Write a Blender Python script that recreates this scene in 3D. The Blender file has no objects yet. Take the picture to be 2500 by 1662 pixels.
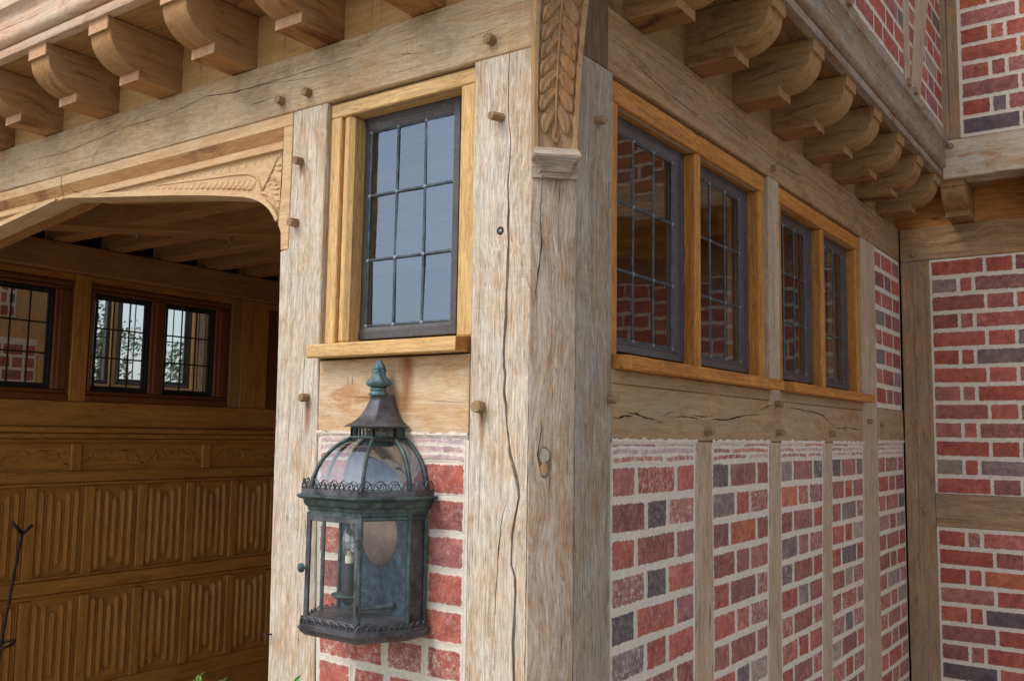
import bpy, bmesh, math, random
from mathutils import Vector, Matrix, noise
random.seed(7)
sc = bpy.context.scene
COL = sc.collection
# ------------------------------------------------------------------ camera
cd = bpy.data.cameras.new("camera"); cam = bpy.data.objects.new("camera", cd); COL.objects.link(cam)
RR = [[0.815513, 0.578527, 0.015653], [-0.04518, 0.090605, -0.994862], [-0.576972, 0.810616, 0.100028]]
m = Matrix.Identity(4)
for i in range(3):
    m[i][0] = RR[0][i]; m[i][1] = -RR[1][i]; m[i][2] = -RR[2][i]
m[0][3], m[1][3], m[2][3] = 0.957, -1.4934, 1.65
cam.matrix_world = m
cd.sensor_width = 36; cd.lens = 32.817; cd.clip_start = 0.05; cd.clip_end = 500
sc.camera = cam
# ------------------------------------------------------------------ sky, sun, exposure
SUN_EL, SUN_AZ = 48, 200          # azimuth measured from +y clockwise
w = bpy.data.worlds.new("World"); sc.world = w; w.use_nodes = True
nt = w.node_tree; nt.nodes.clear()
sky = nt.nodes.new("ShaderNodeTexSky"); sky.sky_type = 'NISHITA'; sky.sun_disc = False
sky.sun_elevation = math.radians(SUN_EL); sky.sun_rotation = math.radians(SUN_AZ)
sky.air_density = 1.0; sky.dust_density = 1.6; sky.ozone_density = 1.0
hs = nt.nodes.new("ShaderNodeHueSaturation"); hs.inputs['Saturation'].default_value = 0.45
bg = nt.nodes.new("ShaderNodeBackground"); bg.inputs[1].default_value = 0.15
wo = nt.nodes.new("ShaderNodeOutputWorld")
nt.links.new(sky.outputs[0], hs.inputs['Color']); nt.links.new(hs.outputs[0], bg.inputs[0]); nt.links.new(bg.outputs[0], wo.inputs[0])
ld = bpy.data.lights.new("sun", 'SUN'); ld.energy = 1.5; ld.angle = math.radians(25); ld.color = (1, 0.955, 0.9)
sun = bpy.data.objects.new("sun", ld); COL.objects.link(sun)
e, a = math.radians(SUN_EL), math.radians(SUN_AZ)
sd = Vector((math.sin(a) * math.cos(e), math.cos(a) * math.cos(e), math.sin(e)))
sun.rotation_euler = sd.to_track_quat('Z', 'Y').to_euler(); sun.location = (0, -5, 8)
sc.view_settings.view_transform = 'Standard'; sc.view_settings.look = 'None'
sc.view_settings.exposure = 0.56; sc.view_settings.gamma = 1
sc.render.engine = 'CYCLES'
sc.cycles.max_bounces = 10; sc.cycles.transparent_max_bounces = 24; sc.cycles.caustics_reflective = False; sc.cycles.caustics_refractive = False

# ------------------------------------------------------------------ materials
def lin(h):
    def c(v):
        v /= 255.0
        return v / 12.92 if v < 0.04045 else ((v + 0.055) / 1.055) ** 2.4
    return (c(h[0]), c(h[1]), c(h[2]), 1)
class NT:
    def __init__(s, name):
        s.m = bpy.data.materials.new(name); s.m.use_nodes = True; s.t = s.m.node_tree; s.t.nodes.clear()
        s.out = s.n("ShaderNodeOutputMaterial")
    def n(s, typ, **kw):
        x = s.t.nodes.new(typ)
        for k, v in kw.items(): setattr(x, k, v)
        return x
    def l(s, a, b): s.t.links.new(a, b)
    def put(s, x, v):
        if isinstance(v, (int, float, tuple)): x.default_value = v
        else: s.l(v, x)
    def attr(s, name, out='Vector'): return s.n("ShaderNodeAttribute", attribute_name=name).outputs[out]
    def scale(s, vec, sx, sy, sz):
        x = s.n("ShaderNodeVectorMath", operation='MULTIPLY'); s.l(vec, x.inputs[0]); x.inputs[1].default_value = (sx, sy, sz); return x.outputs[0]
    def noise(s, vec, sc=1, det=4, rough=.55, dist=0):
        x = s.n("ShaderNodeTexNoise"); s.l(vec, x.inputs['Vector']); x.inputs['Scale'].default_value = sc
        x.inputs['Detail'].default_value = det; x.inputs['Roughness'].default_value = rough; x.inputs['Distortion'].default_value = dist
        return x.outputs['Fac']
    def ramp(s, v, lo, hi, a=0.0, b=1.0):
        x = s.n("ShaderNodeMapRange"); x.clamp = True; s.l(v, x.inputs[0])
        x.inputs[1].default_value = lo; x.inputs[2].default_value = hi; x.inputs[3].default_value = a; x.inputs[4].default_value = b
        return x.outputs[0]
    def math(s, op, a, b=0.0, c=0.0):
        x = s.n("ShaderNodeMath", operation=op); s.put(x.inputs[0], a); s.put(x.inputs[1], b)
        if op == 'MULTIPLY_ADD': s.put(x.inputs[2], c)
        return x.outputs[0]
    def mix(s, f, a, b, blend='MIX'):
        x = s.n("ShaderNodeMix", data_type='RGBA', blend_type=blend); s.put(x.inputs['Factor'], f)
        s.put(x.inputs['A'], a); s.put(x.inputs['B'], b); return x.outputs['Result']
    def bump(s, h, strength, dist, nrm=None):
        x = s.n("ShaderNodeBump"); x.inputs['Strength'].default_value = strength; x.inputs['Distance'].default_value = dist
        s.l(h, x.inputs['Height'])
        if nrm is not None: s.l(nrm, x.inputs['Normal'])
        return x.outputs[0]
    def princ(s, col, rough=.8, metal=0.0, nrm=None, spec=.3):
        p = s.n("ShaderNodeBsdfPrincipled"); s.put(p.inputs['Base Color'], col); s.put(p.inputs['Roughness'], rough)
        s.put(p.inputs['Metallic'], metal); p.inputs['Specular IOR Level'].default_value = spec
        if nrm is not None: s.l(nrm, p.inputs['Normal'])
        s.l(p.outputs[0], s.out.inputs[0]); return p

def wood(name, ca, cb, grey, gamt=.5, streak=1.0, rough=.8, fib=.35, specks=.5, bumps=.5, warp=.05, stain=.0, staincol=(60, 35, 15), saw=.25, mott=.5):
    """ca light, cb dark streak, grey weathered overlay (sRGB 0-255 base colours)"""
    T = NT(name); g = T.attr("gc")
    wn = T.noise(T.scale(g, 3.0, 6, 6), 1, 3)
    cmb = T.n("ShaderNodeCombineXYZ"); off = T.math('MULTIPLY_ADD', wn, warp, -warp / 2); T.l(off, cmb.inputs[1]); T.l(off, cmb.inputs[2])
    ad = T.n("ShaderNodeVectorMath", operation='ADD'); T.l(g, ad.inputs[0]); T.l(cmb.outputs[0], ad.inputs[1]); gw = ad.outputs[0]
    n1 = T.noise(T.scale(gw, 3.0, 62, 62), 1, 6, .68)
    n2 = T.noise(T.scale(gw, 26, 430, 430), 1, 3, .65)
    n3 = T.noise(T.scale(gw, 6, 15, 15), 1, 6, .7, .4)
    n4 = T.noise(T.scale(gw, 38, 210, 210), 1, 2, .5)
    n5 = T.noise(T.scale(g, 210, 14, 14), 1, 3, .6)
    n5m = T.noise(T.scale(g, 5, 9, 9), 1, 3, .6)
    n6 = T.noise(T.scale(gw, 4.2, 11, 11), 1, 6, .68, .8)
    n7 = T.noise(T.scale(gw, 16, 95, 95), 1, 6, .74, .3)
    f1 = T.ramp(n1, .5 - .17 / streak, .5 + .17 / streak)
    c = T.mix(f1, lin(cb), lin(ca))
    c = T.mix(T.math('MULTIPLY', T.ramp(n7, .5, .62), mott), c, lin(tuple(min(255, v * 1.02 + 8) for v in grey)))
    c = T.mix(T.math('MULTIPLY', T.ramp(n7, .46, .36), mott * .75), c, lin((cb[0] * .86, cb[1] * .78, cb[2] * .7)))
    gf = T.math('MULTIPLY', T.ramp(n3, .4, .6), gamt)
    c = T.mix(gf, c, lin(grey))
    if stain > 0:
        c = T.mix(T.math('MULTIPLY', T.ramp(n6, .53, .64), stain), c, lin(staincol))
    fb = T.ramp(n2, .32, .68, 1 - fib, 1 + fib * .4)
    c2 = T.n("ShaderNodeVectorMath", operation='SCALE'); T.l(c, c2.inputs[0]); T.l(fb, c2.inputs['Scale']); c = c2.outputs[0]
    n8 = T.noise(T.scale(gw, 5, 210, 210), 1, 4, .65); f8 = T.ramp(n8, .36, .62, 1 - fib * .75, 1 + fib * .2)
    c4 = T.n("ShaderNodeVectorMath", operation='SCALE'); T.l(c, c4.inputs[0]); T.l(f8, c4.inputs['Scale']); c = c4.outputs[0]
    vo = T.n("ShaderNodeTexVoronoi"); T.l(T.scale(gw, 2.6, 8, 8), vo.inputs['Vector']); vo.inputs['Scale'].default_value = 1
    kn = T.math('MULTIPLY', T.ramp(T.math('MULTIPLY_ADD', n7, .05, vo.outputs['Distance']), .125, .065), min(1, specks * 1.6))
    c = T.mix(kn, c, lin((cb[0] * .62, cb[1] * .52, cb[2] * .42)))
    sp = T.math('MULTIPLY', T.ramp(n4, .64, .72), specks)
    c = T.mix(sp, c, lin((max(cb[0] * .45, 12), max(cb[1] * .4, 8), max(cb[2] * .36, 5))))
    sw = T.math('MULTIPLY', T.ramp(n5m, .45, .7), T.ramp(n5, .6, .42)); swf = T.ramp(sw, 0, 1, 1, 1 - saw * .42)
    c3 = T.n("ShaderNodeVectorMath", operation='SCALE'); T.l(c, c3.inputs[0]); T.l(swf, c3.inputs['Scale']); c = c3.outputs[0]
    h = T.math('MULTIPLY_ADD', n2, .6, T.math('MULTIPLY_ADD', n1, 1.0, T.math('MULTIPLY', n7, .5)))
    nrm = T.bump(h, bumps, .0022)
    T.princ(c, rough, 0, nrm, .25)
    return T.m

M = {}
M['post'] = wood('weathered pale oak', (212, 190, 162), (184, 152, 120), (216, 208, 195), .7, 1.0, fib=.36, specks=.5, stain=.42, staincol=(178, 136, 96), mott=.5)
M['post_c'] = wood('mottled brown-grey oak', (182, 160, 134), (148, 120, 92), (180, 172, 160), .7, 1.1, fib=.34, specks=.5, stain=.55, staincol=(154, 112, 72), mott=.6)
M['post_r'] = wood('silvered oak', (178, 160, 138), (144, 122, 98), (172, 166, 156), .75, 1.0, fib=.36, specks=.5, stain=.35, staincol=(150, 116, 80), mott=.4)
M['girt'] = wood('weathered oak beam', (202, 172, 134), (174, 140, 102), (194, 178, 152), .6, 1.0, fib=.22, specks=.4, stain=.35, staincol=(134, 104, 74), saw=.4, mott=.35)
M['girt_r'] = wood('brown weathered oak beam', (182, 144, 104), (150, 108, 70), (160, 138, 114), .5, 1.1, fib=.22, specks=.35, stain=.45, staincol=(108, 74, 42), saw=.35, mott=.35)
M['stud'] = wood('pale stud oak', (200, 174, 146), (174, 142, 112), (188, 174, 158), .5, 1.0, fib=.28, specks=.4, saw=.3, stain=.3, staincol=(152, 120, 84), mott=.35)
M['rail'] = wood('stained rail oak', (184, 152, 112), (154, 118, 80), (164, 148, 124), .5, .9, fib=.15, specks=.2, stain=.6, staincol=(154, 104, 58), saw=.2, mott=.3)
M['apron'] = wood('tea-stained oak board', (206, 170, 126), (186, 142, 96), (216, 200, 176), .5, .9, fib=.14, specks=.3, stain=.7, staincol=(174, 116, 64), saw=.1, mott=.3)
M['backrail'] = wood('blotchy oak rail', (184, 148, 112), (150, 112, 78), (140, 124, 108), .6, 1.0, fib=.24, specks=.3, stain=.4, staincol=(108, 88, 66), mott=.35)
M['bress'] = wood('bleached bressumer oak', (204, 180, 148), (180, 150, 118), (196, 190, 178), .7, .9, fib=.18, specks=.35, stain=.75, staincol=(164, 112, 70), mott=.5)
M['bracket'] = wood('corbel oak', (188, 144, 96), (154, 108, 64), (166, 132, 98), .5, .9, fib=.15, specks=.25, stain=.55, staincol=(118, 74, 40), saw=.12, mott=.4)
M['bracket_r'] = wood('brown corbel oak', (176, 134, 86), (140, 100, 56), (154, 126, 90), .5, .9, fib=.17, specks=.3, stain=.6, staincol=(100, 62, 32), saw=.12, mott=.4)
M['infill'] = wood('fresh oak board', (204, 164, 112), (178, 136, 84), (196, 164, 118), .3, .8, fib=.1, specks=.15, stain=.3, staincol=(172, 126, 72), saw=.15, mott=.2)
M['soffit'] = wood('soffit oak board', (182, 138, 88), (148, 104, 60), (164, 128, 88), .3, .8, fib=.14, specks=.2, stain=.6, staincol=(96, 58, 32), saw=.15, mott=.4)
M['soffit_r'] = wood('dark soffit oak board', (144, 102, 60), (112, 76, 42), (130, 100, 66), .3, .8, fib=.14, specks=.2, stain=.6, staincol=(72, 44, 24), mott=.4)
M['fascia'] = wood('pinkish fascia oak', (216, 184, 158), (194, 152, 122), (208, 190, 170), .5, .9, fib=.14, specks=.25, stain=.5, staincol=(160, 110, 72), mott=.4)
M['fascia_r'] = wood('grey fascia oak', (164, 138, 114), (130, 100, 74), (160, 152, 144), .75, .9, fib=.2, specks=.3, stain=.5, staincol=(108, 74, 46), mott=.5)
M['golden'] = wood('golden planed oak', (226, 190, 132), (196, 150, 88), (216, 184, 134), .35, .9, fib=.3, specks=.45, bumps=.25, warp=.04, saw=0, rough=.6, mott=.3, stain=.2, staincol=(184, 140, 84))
M['golden_r'] = wood('shade-toned golden oak', (208, 142, 66), (166, 98, 36), (196, 140, 76), .35, .9, fib=.36, specks=.6, bumps=.25, warp=.04, saw=0, rough=.55, mott=.35, stain=.25, staincol=(140, 84, 36))  # same golden oak, the right wall's lower light put into its colour
M['carved'] = wood('carved pale oak', (214, 180, 138), (192, 152, 108), (208, 184, 150), .4, .8, fib=.14, specks=.25, stain=.3, staincol=(158, 116, 76), saw=.1, mott=.3)
M['brace'] = wood('dark carved oak', (192, 154, 112), (160, 120, 80), (158, 138, 112), .55, .9, fib=.2, specks=.6, stain=.4, staincol=(150, 98, 56), saw=.05, mott=.5)
M['brace_f'] = wood('dark spotted carved oak', (190, 144, 98), (150, 106, 66), (140, 116, 92), .6, .9, fib=.22, specks=.9, stain=.5, staincol=(158, 98, 52), saw=.0, mott=.8)
M['endgrain'] = wood('dark end of the beam', (116, 90, 70), (88, 64, 48), (120, 104, 90), .5, .9, fib=.2, specks=.4, mott=.5)
M['void'] = wood('unlit dark boards', (70, 44, 24), (48, 28, 14), (60, 40, 24), .3, .9, fib=.14, specks=.1)  # coloured near black to stand for the unlit space above the joists
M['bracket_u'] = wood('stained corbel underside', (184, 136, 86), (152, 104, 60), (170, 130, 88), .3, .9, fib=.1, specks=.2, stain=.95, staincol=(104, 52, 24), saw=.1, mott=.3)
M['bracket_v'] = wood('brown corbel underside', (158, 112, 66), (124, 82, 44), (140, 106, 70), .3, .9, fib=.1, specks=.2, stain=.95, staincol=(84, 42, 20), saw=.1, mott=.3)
M['bracket_e'] = wood('pinkish corbel end grain', (206, 164, 128), (184, 136, 100), (200, 168, 140), .4, .9, fib=.12, specks=.3, stain=.2, staincol=(158, 106, 70), saw=.1, mott=.3)
M['golden_e'] = wood('golden end grain', (186, 126, 64), (156, 98, 44), (176, 124, 70), .4, .9, fib=.2, specks=.4, saw=0)
M['peg'] = wood('peg oak', (176, 142, 104), (132, 98, 66), (158, 138, 112), .4, 1, fib=.3, specks=.4)
M['inner'] = wood('dark stained panelling', (198, 138, 66), (154, 98, 40), (186, 130, 66), .3, .9, fib=.14, specks=.1, bumps=.2, saw=0, rough=.42, mott=.35, stain=.3, staincol=(112, 66, 26))
M['inner_dark'] = wood('darker stained window oak', (134, 76, 34), (96, 50, 20), (122, 72, 36), .3, .9, fib=.14, specks=.1, bumps=.2, saw=0, rough=.45, mott=.3)
M['inner_beam'] = wood('ceiling oak', (178, 126, 72), (138, 90, 46), (164, 118, 70), .3, .9, fib=.16, specks=.15, bumps=.2, saw=0, mott=.3)
T = NT('crack shadow'); T.princ(lin((46, 30, 20)), .95); M['crack'] = T.m
T = NT('dark gap'); T.princ(lin((40, 32, 26)), .9); M['gap'] = T.m
T = NT('sealant'); T.princ(lin((170, 145, 126)), .9); M['seal'] = T.m

def brick_mat(name, mortar, warm=1.0):
    T = NT(name); uv = T.n("ShaderNodeUVMap", uv_map="e").outputs[0]; s2 = T.n("ShaderNodeUVMap", uv_map="sz").outputs[0]
    a = T.n("ShaderNodeSeparateXYZ"); T.l(uv, a.inputs[0]); b = T.n("ShaderNodeSeparateXYZ"); T.l(s2, b.inputs[0])
    u, v = a.outputs[0], a.outputs[1]; W, H = b.outputs[0], b.outputs[1]
    RC = .0065
    qx = T.math('MAXIMUM', 0.0, T.math('SUBTRACT', RC, T.math('MINIMUM', u, T.math('SUBTRACT', W, u)))); qy = T.math('MAXIMUM', 0.0, T.math('SUBTRACT', RC, T.math('MINIMUM', v, T.math('SUBTRACT', H, v))))
    d = T.math('SUBTRACT', RC, T.math('SQRT', T.math('ADD', T.math('MULTIPLY', qx, qx), T.math('MULTIPLY', qy, qy))))
    g = T.attr("gc"); col = T.attr("bc", 'Color'); al = T.attr("bl", 'Fac')
    nA = T.noise(g, 85, 5, .7); nB = T.noise(g, 330, 3, .6); nC = T.noise(g, 24, 6, .72, .5); nD = T.noise(g, 46, 6, .74, .2)
    e = T.math('MULTIPLY_ADD', nA, .0125, T.math('ADD', d, -.0080))
    e = T.math('MULTIPLY_ADD', nB, .004, T.math('ADD', e, -.0022))
    e = T.math('SUBTRACT', e, T.math('MULTIPLY', al, .003))
    msk = T.ramp(e, -.0008, .0016)
    dk = T.n("ShaderNodeVectorMath", operation='MULTIPLY'); T.l(col, dk.inputs[0]); dk.inputs[1].default_value = (.55, .6, .72)
    lt = T.n("ShaderNodeVectorMath", operation='MULTIPLY'); T.l(col, lt.inputs[0]); lt.inputs[1].default_value = (1.35, 1.3, 1.25)
    c = T.mix(T.ramp(nC, .36, .62), dk.outputs[0], col); c = T.mix(T.math('MULTIPLY', T.ramp(nD, .48, .72), .5), c, lt.outputs[0])
    bloom = T.math('MULTIPLY', T.ramp(T.math('MULTIPLY_ADD', nB, .55, T.math('MULTIPLY', nD, .45)), .49, .62), T.math('MULTIPLY_ADD', al, .62, .04))
    c = T.mix(bloom, c, lin((202, 184, 178)))
    spk = T.ramp(nB, .66, .74); c = T.mix(T.math('MULTIPLY', spk, .35), c, lin((60, 38, 40)))
    mc = T.mix(T.ramp(nA, .3, .75), lin(mortar), lin((mortar[0] - 22, mortar[1] - 24, mortar[2] - 26)))
    c = T.mix(msk, mc, c)
    h = T.math('MULTIPLY_ADD', msk, -.5, T.math('MULTIPLY_ADD', nA, .6, T.math('MULTIPLY', nB, .4)))
    T.princ(c, .9, 0, T.bump(h, .7, .003), .2); return T.m
def mortar_mat(name, mortar):
    T = NT(name); g = T.attr("gc"); nA = T.noise(g, 70, 5, .65); nB = T.noise(g, 300, 3, .6)
    c = T.mix(T.ramp(nA, .3, .75), lin(mortar), lin((mortar[0] - 24, mortar[1] - 28, mortar[2] - 32)))
    T.princ(c, .95, 0, T.bump(T.math('MULTIPLY_ADD', nA, 1, T.math('MULTIPLY', nB, .4)), .6, .004), .15); return T.m
MC = (220, 210, 198)
M['brick'] = brick_mat('handmade red brick', MC); M['mortar'] = mortar_mat('lime mortar', MC)

def simple(name, a, b, scale=30, rough=.6, metal=0.0, bump=.2, spec=.4, lo=.35, hi=.65):
    T = NT(name); tc = T.n("ShaderNodeTexCoord").outputs['Object']
    n = T.noise(tc, scale, 5, .65); n2 = T.noise(tc, scale * 6, 3, .6)
    c = T.mix(T.ramp(n, lo, hi), lin(a), lin(b)); c = T.mix(T.math('MULTIPLY', T.ramp(n2, .55, .7), .25), c, lin(tuple(min(255, v + 40) for v in b)))
    T.princ(c, rough, metal, T.bump(n2, bump, .001), spec); return T.m
M['casement'] = simple('dark bronze casement', (58, 53, 55), (74, 70, 73), 14, .42, .0, .08, .5)
M['lead'] = simple('lead came', (50, 57, 64), (78, 90, 98), 40, .5, .5, .15, .5)
M['solder'] = simple('solder', (96, 110, 118), (146, 158, 162), 120, .5, .4, .15, .6)
M['verd'] = simple('verdigris bronze', (48, 58, 58), (84, 102, 100), 45, .55, .35, .35, .5)
M['verd_l'] = simple('pale verdigris', (64, 82, 86), (98, 122, 124), 60, .6, .3, .3, .5)
M['bronze'] = simple('brown bronze sheet', (58, 54, 56), (104, 104, 110), 24, .5, .5, .3, .5)
M['plate'] = simple('blue patinated back plate', (30, 46, 62), (74, 96, 116), 60, .55, .3, .3, .5)
M['copper'] = simple('dull copper reflector', (118, 104, 103), (152, 132, 124), 12, .35, .4, .05, .5)
M['candle'] = simple('grey candle tube', (44, 48, 52), (58, 62, 66), 30, .5, 0, .05)
M['cream'] = simple('cream lamp socket', (214, 208, 180), (226, 222, 204), 30, .5, 0, .05)
M['steel'] = simple('steel', (120, 130, 140), (180, 188, 196), 80, .35, .8, .1)
M['iron'] = simple('dark twisted iron', (26, 16, 14), (52, 32, 28), 60, .45, .3, .3)
M['gravel'] = simple('paving gravel', (138, 130, 116), (168, 160, 144), 40, .95, 0, .6, .1)
M['flag'] = simple('stone flags', (120, 108, 92), (146, 134, 116), 6, .8, 0, .3, .2)
M['plaster'] = simple('lime plaster', (200, 186, 160), (214, 200, 176), 8, .9, 0, .3, .1)
M['leaf'] = simple('fresh leaf', (62, 112, 40), (108, 160, 66), 30, .5, 0, .1, .4)
M['leafd'] = simple('dark leaf', (66, 84, 52), (98, 114, 70), 20, .6, 0, .1, .3)
M['bark'] = simple('bark', (70, 54, 42), (104, 88, 70), 30, .9, 0, .6, .1)
def glass(name, f0, tint, rough=0.0, gcol=(1, 1, 1, 1), bmp=.1):
    """thin sheet: Schlick reflection over clear transmission, the same from both sides"""
    T = NT(name); geo = T.n("ShaderNodeNewGeometry"); tc = T.n("ShaderNodeTexCoord").outputs['Object']
    dt = T.n("ShaderNodeVectorMath", operation='DOT_PRODUCT'); T.l(geo.outputs['Normal'], dt.inputs[0]); T.l(geo.outputs['Incoming'], dt.inputs[1])
    k = T.math('SUBTRACT', 1.0, T.math('ABSOLUTE', dt.outputs['Value'])); f = T.math('MULTIPLY_ADD', T.math('POWER', k, 5.0), 1 - f0, f0)
    tr = T.n("ShaderNodeBsdfTransparent"); tr.inputs[0].default_value = tint
    gl = T.n("ShaderNodeBsdfGlossy"); gl.inputs['Roughness'].default_value = rough; gl.inputs['Color'].default_value = gcol
    n = T.noise(tc, 7, 2, .5); T.l(T.bump(n, bmp, .004), gl.inputs['Normal'])
    mx = T.n("ShaderNodeMixShader"); T.l(f, mx.inputs[0]); T.l(tr.outputs[0], mx.inputs[1]); T.l(gl.outputs[0], mx.inputs[2]); T.l(mx.outputs[0], T.out.inputs[0])
    return T.m
M['glass'] = glass('window glass', .20, (.82, .84, .85, 1), gcol=(.62, .78, .98, 1), bmp=.35)
M['glass_r'] = glass('side window glass', .03, (.80, .82, .82, 1), gcol=(.9, .95, 1, 1))
M['lglass'] = glass('lantern glass', .24, (.95, .97, .97, 1))
M['bglass'] = glass('clear body glass', .055, (.95, .97, .97, 1))
M['bulb'] = glass('bulb glass', .22, (.95, .95, .95, 1))

# ------------------------------------------------------------------ mesh helpers
SEED = [0]
def finish(name, bm, mat, parent=None, axis=0, smooth=False, mats=None, keepn=False):
    """link one mesh object with grain coordinates (axis = grain direction)"""
    if not keepn: bmesh.ops.recalc_face_normals(bm, faces=bm.faces)
    me = bpy.data.meshes.new(name); bm.to_mesh(me); bm.free()
    SEED[0] += 1; r = random.Random(SEED[0] * 13 + 5); o3 = (r.uniform(0, 40), r.uniform(0, 40), r.uniform(0, 40))
    at = me.attributes.new("gc", 'FLOAT_VECTOR', 'POINT')
    if isinstance(axis, int):
        ax = [Vector((1, 0, 0)), Vector((0, 1, 0)), Vector((0, 0, 1))][axis]
    else: ax = Vector(axis).normalized()
    b1 = ax.orthogonal().normalized(); b2 = ax.cross(b1)
    if isinstance(axis, int): b1, b2 = [(Vector((0, 1, 0)), Vector((0, 0, 1))), (Vector((1, 0, 0)), Vector((0, 0, 1))), (Vector((1, 0, 0)), Vector((0, 1, 0)))][axis]
    for i, v in enumerate(me.vertices):
        at.data[i].vector = (v.co.dot(ax) + o3[0], v.co.dot(b1) + o3[1], v.co.dot(b2) + o3[2])
    for mm in (mats or [mat]): me.materials.append(M[mm])
    for p in me.polygons: p.use_smooth = True
    if not smooth: me.set_sharp_from_angle(angle=math.radians(32))
    o = bpy.data.objects.new(name, me); COL.objects.link(o)
    if parent: o.parent = parent
    return o
def thing(name, label, cat, loc=(0, 0, 0), group=None):
    o = bpy.data.objects.new(name, None); COL.objects.link(o); o.location = (0, 0, 0); o.empty_display_size = .1
    return tag(o, label, cat, group)
def tag(o, label, cat, group=None):
    o['label'] = label; o['category'] = cat
    if group: o['group'] = group
    return o
def struct(o): o['kind'] = 'structure'; return o
def offs(poly, r):
    n = len(poly); A = sum(poly[i][0] * poly[(i + 1) % n][1] - poly[(i + 1) % n][0] * poly[i][1] for i in range(n)); sg = 1 if A > 0 else -1
    out = []
    for i in range(n):
        p0, p1, p2 = poly[i - 1], poly[i], poly[(i + 1) % n]
        d1 = (p1[0] - p0[0], p1[1] - p0[1]); d2 = (p2[0] - p1[0], p2[1] - p1[1])
        l1 = math.hypot(*d1) or 1e-9; l2 = math.hypot(*d2) or 1e-9
        n1 = (-d1[1] / l1 * sg, d1[0] / l1 * sg); n2 = (-d2[1] / l2 * sg, d2[0] / l2 * sg)
        k = 1 + n1[0] * n2[0] + n1[1] * n2[1]; k = max(k, .35)
        out.append((p1[0] + (n1[0] + n2[0]) * r / k, p1[1] + (n1[1] + n2[1]) * r / k))
    return out
def bev(poly, r):
    out = []; n = len(poly)
    for i in range(n):
        p0, p1, p2 = Vector(poly[i - 1]), Vector(poly[i]), Vector(poly[(i + 1) % n])
        a, b = (p0 - p1), (p2 - p1); rr = min(r, a.length * .4, b.length * .4)
        out += [tuple(p1 + a.normalized() * rr), tuple(p1 + b.normalized() * rr)]
    return out
def P3(axis, t, u, v):
    return ((t, u, v), (u, t, v), (u, v, t))[axis]
def sweep(bm, sec, axis, t0, t1, dt=.12, jit=.0007, ends=.002, map3=None, mi=0):
    """sec: polygon [(u,v)] or function t -> polygon; swept along axis"""
    f = sec if callable(sec) else (lambda t: sec)
    n = max(1, int(abs(t1 - t0) / dt)); ts = [t0 + (t1 - t0) * i / n for i in range(n + 1)]
    s = 1 if t1 > t0 else -1
    if ends > 0: ts = [t0, t0 + s * ends] + ts[1:-1] + [t1 - s * ends, t1]
    rings = []; ph = random.uniform(0, 100)
    for i, t in enumerate(ts):
        p = f(t)
        if ends > 0 and i in (0, len(ts) - 1): p = offs(p, ends * .8)
        ju = jit * noise.noise(Vector((t * 5, ph, 0))) * 2; jv = jit * noise.noise(Vector((t * 5, 0, ph))) * 2
        q = [(map3 or P3)(axis, t, u + ju, v + jv) for u, v in p]
        rings.append([bm.verts.new(x) for x in q])
    k = len(rings[0])
    for a, b in zip(rings, rings[1:]):
        for i in range(k):
            fc = bm.faces.new((a[i], a[(i + 1) % k], b[(i + 1) % k], b[i])); fc.material_index = mi
    for r in (rings[0], rings[-1]):
        fc = bm.faces.new(r); fc.material_index = mi
    return rings
def rect(u0, u1, v0, v1): return [(u0, v0), (u1, v0), (u1, v1), (u0, v1)]
def lerp(a, b, t): return a + (b - a) * t
def box(bm, x0, x1, y0, y1, z0, z1, r=.002, axis=0, jit=.0007, dt=.12, mi=0):
    c = ((x0, x1), (y0, y1), (z0, z1)); o = [i for i in range(3) if i != axis]
    sweep(bm, bev(rect(*c[o[0]], *c[o[1]]), r), axis, c[axis][0], c[axis][1], dt, jit, r, mi=mi)
def tube(bm, pts, rad, n=8, mi=0, cap=True):
    pts = [Vector(p) for p in pts]; rings = []; prev = None
    for i, p in enumerate(pts):
        d = (pts[min(i + 1, len(pts) - 1)] - pts[max(i - 1, 0)]).normalized()
        if prev is None: a = d.orthogonal().normalized()
        else:
            a = (prev - d * prev.dot(d)).normalized()
        prev = a; b = d.cross(a); r = rad[i] if isinstance(rad, (list, tuple)) else rad
        rings.append([bm.verts.new(p + (a * math.cos(2 * math.pi * k / n) + b * math.sin(2 * math.pi * k / n)) * r) for k in range(n)])
    for q, s in zip(rings, rings[1:]):
        for k in range(n):
            fc = bm.faces.new((q[k], q[(k + 1) % n], s[(k + 1) % n], s[k])); fc.material_index = mi
    if cap:
        for q in (rings[0], rings[-1]): bm.faces.new(q).material_index = mi
def lathe(bm, prof, c, n=20, mi=0, lobes=0, amp=0.0):
    rings = []
    for r, z in prof:
        rings.append([bm.verts.new((c[0] + r * (1 + (amp * math.cos(lobes * 2 * math.pi * k / n + z * 120) if lobes else 0)) * math.cos(2 * math.pi * k / n),
                                    c[1] + r * (1 + (amp * math.cos(lobes * 2 * math.pi * k / n + z * 120) if lobes else 0)) * math.sin(2 * math.pi * k / n), z)) for k in range(n)])
    for a, b in zip(rings, rings[1:]):
        for k in range(n): bm.faces.new((a[k], a[(k + 1) % n], b[(k + 1) % n], b[k])).material_index = mi
    for q in (rings[0], rings[-1]): bm.faces.new(q).material_index = mi
def pathx(path, t):
    p = sorted(path, key=lambda q: q[1])
    if t <= p[0][1]: return p[0][0]
    for a, b in zip(p, p[1:]):
        if t <= b[1]: return lerp(a[0], b[0], (t - a[1]) / (b[1] - a[1] + 1e-9))
    return p[-1][0]
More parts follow.
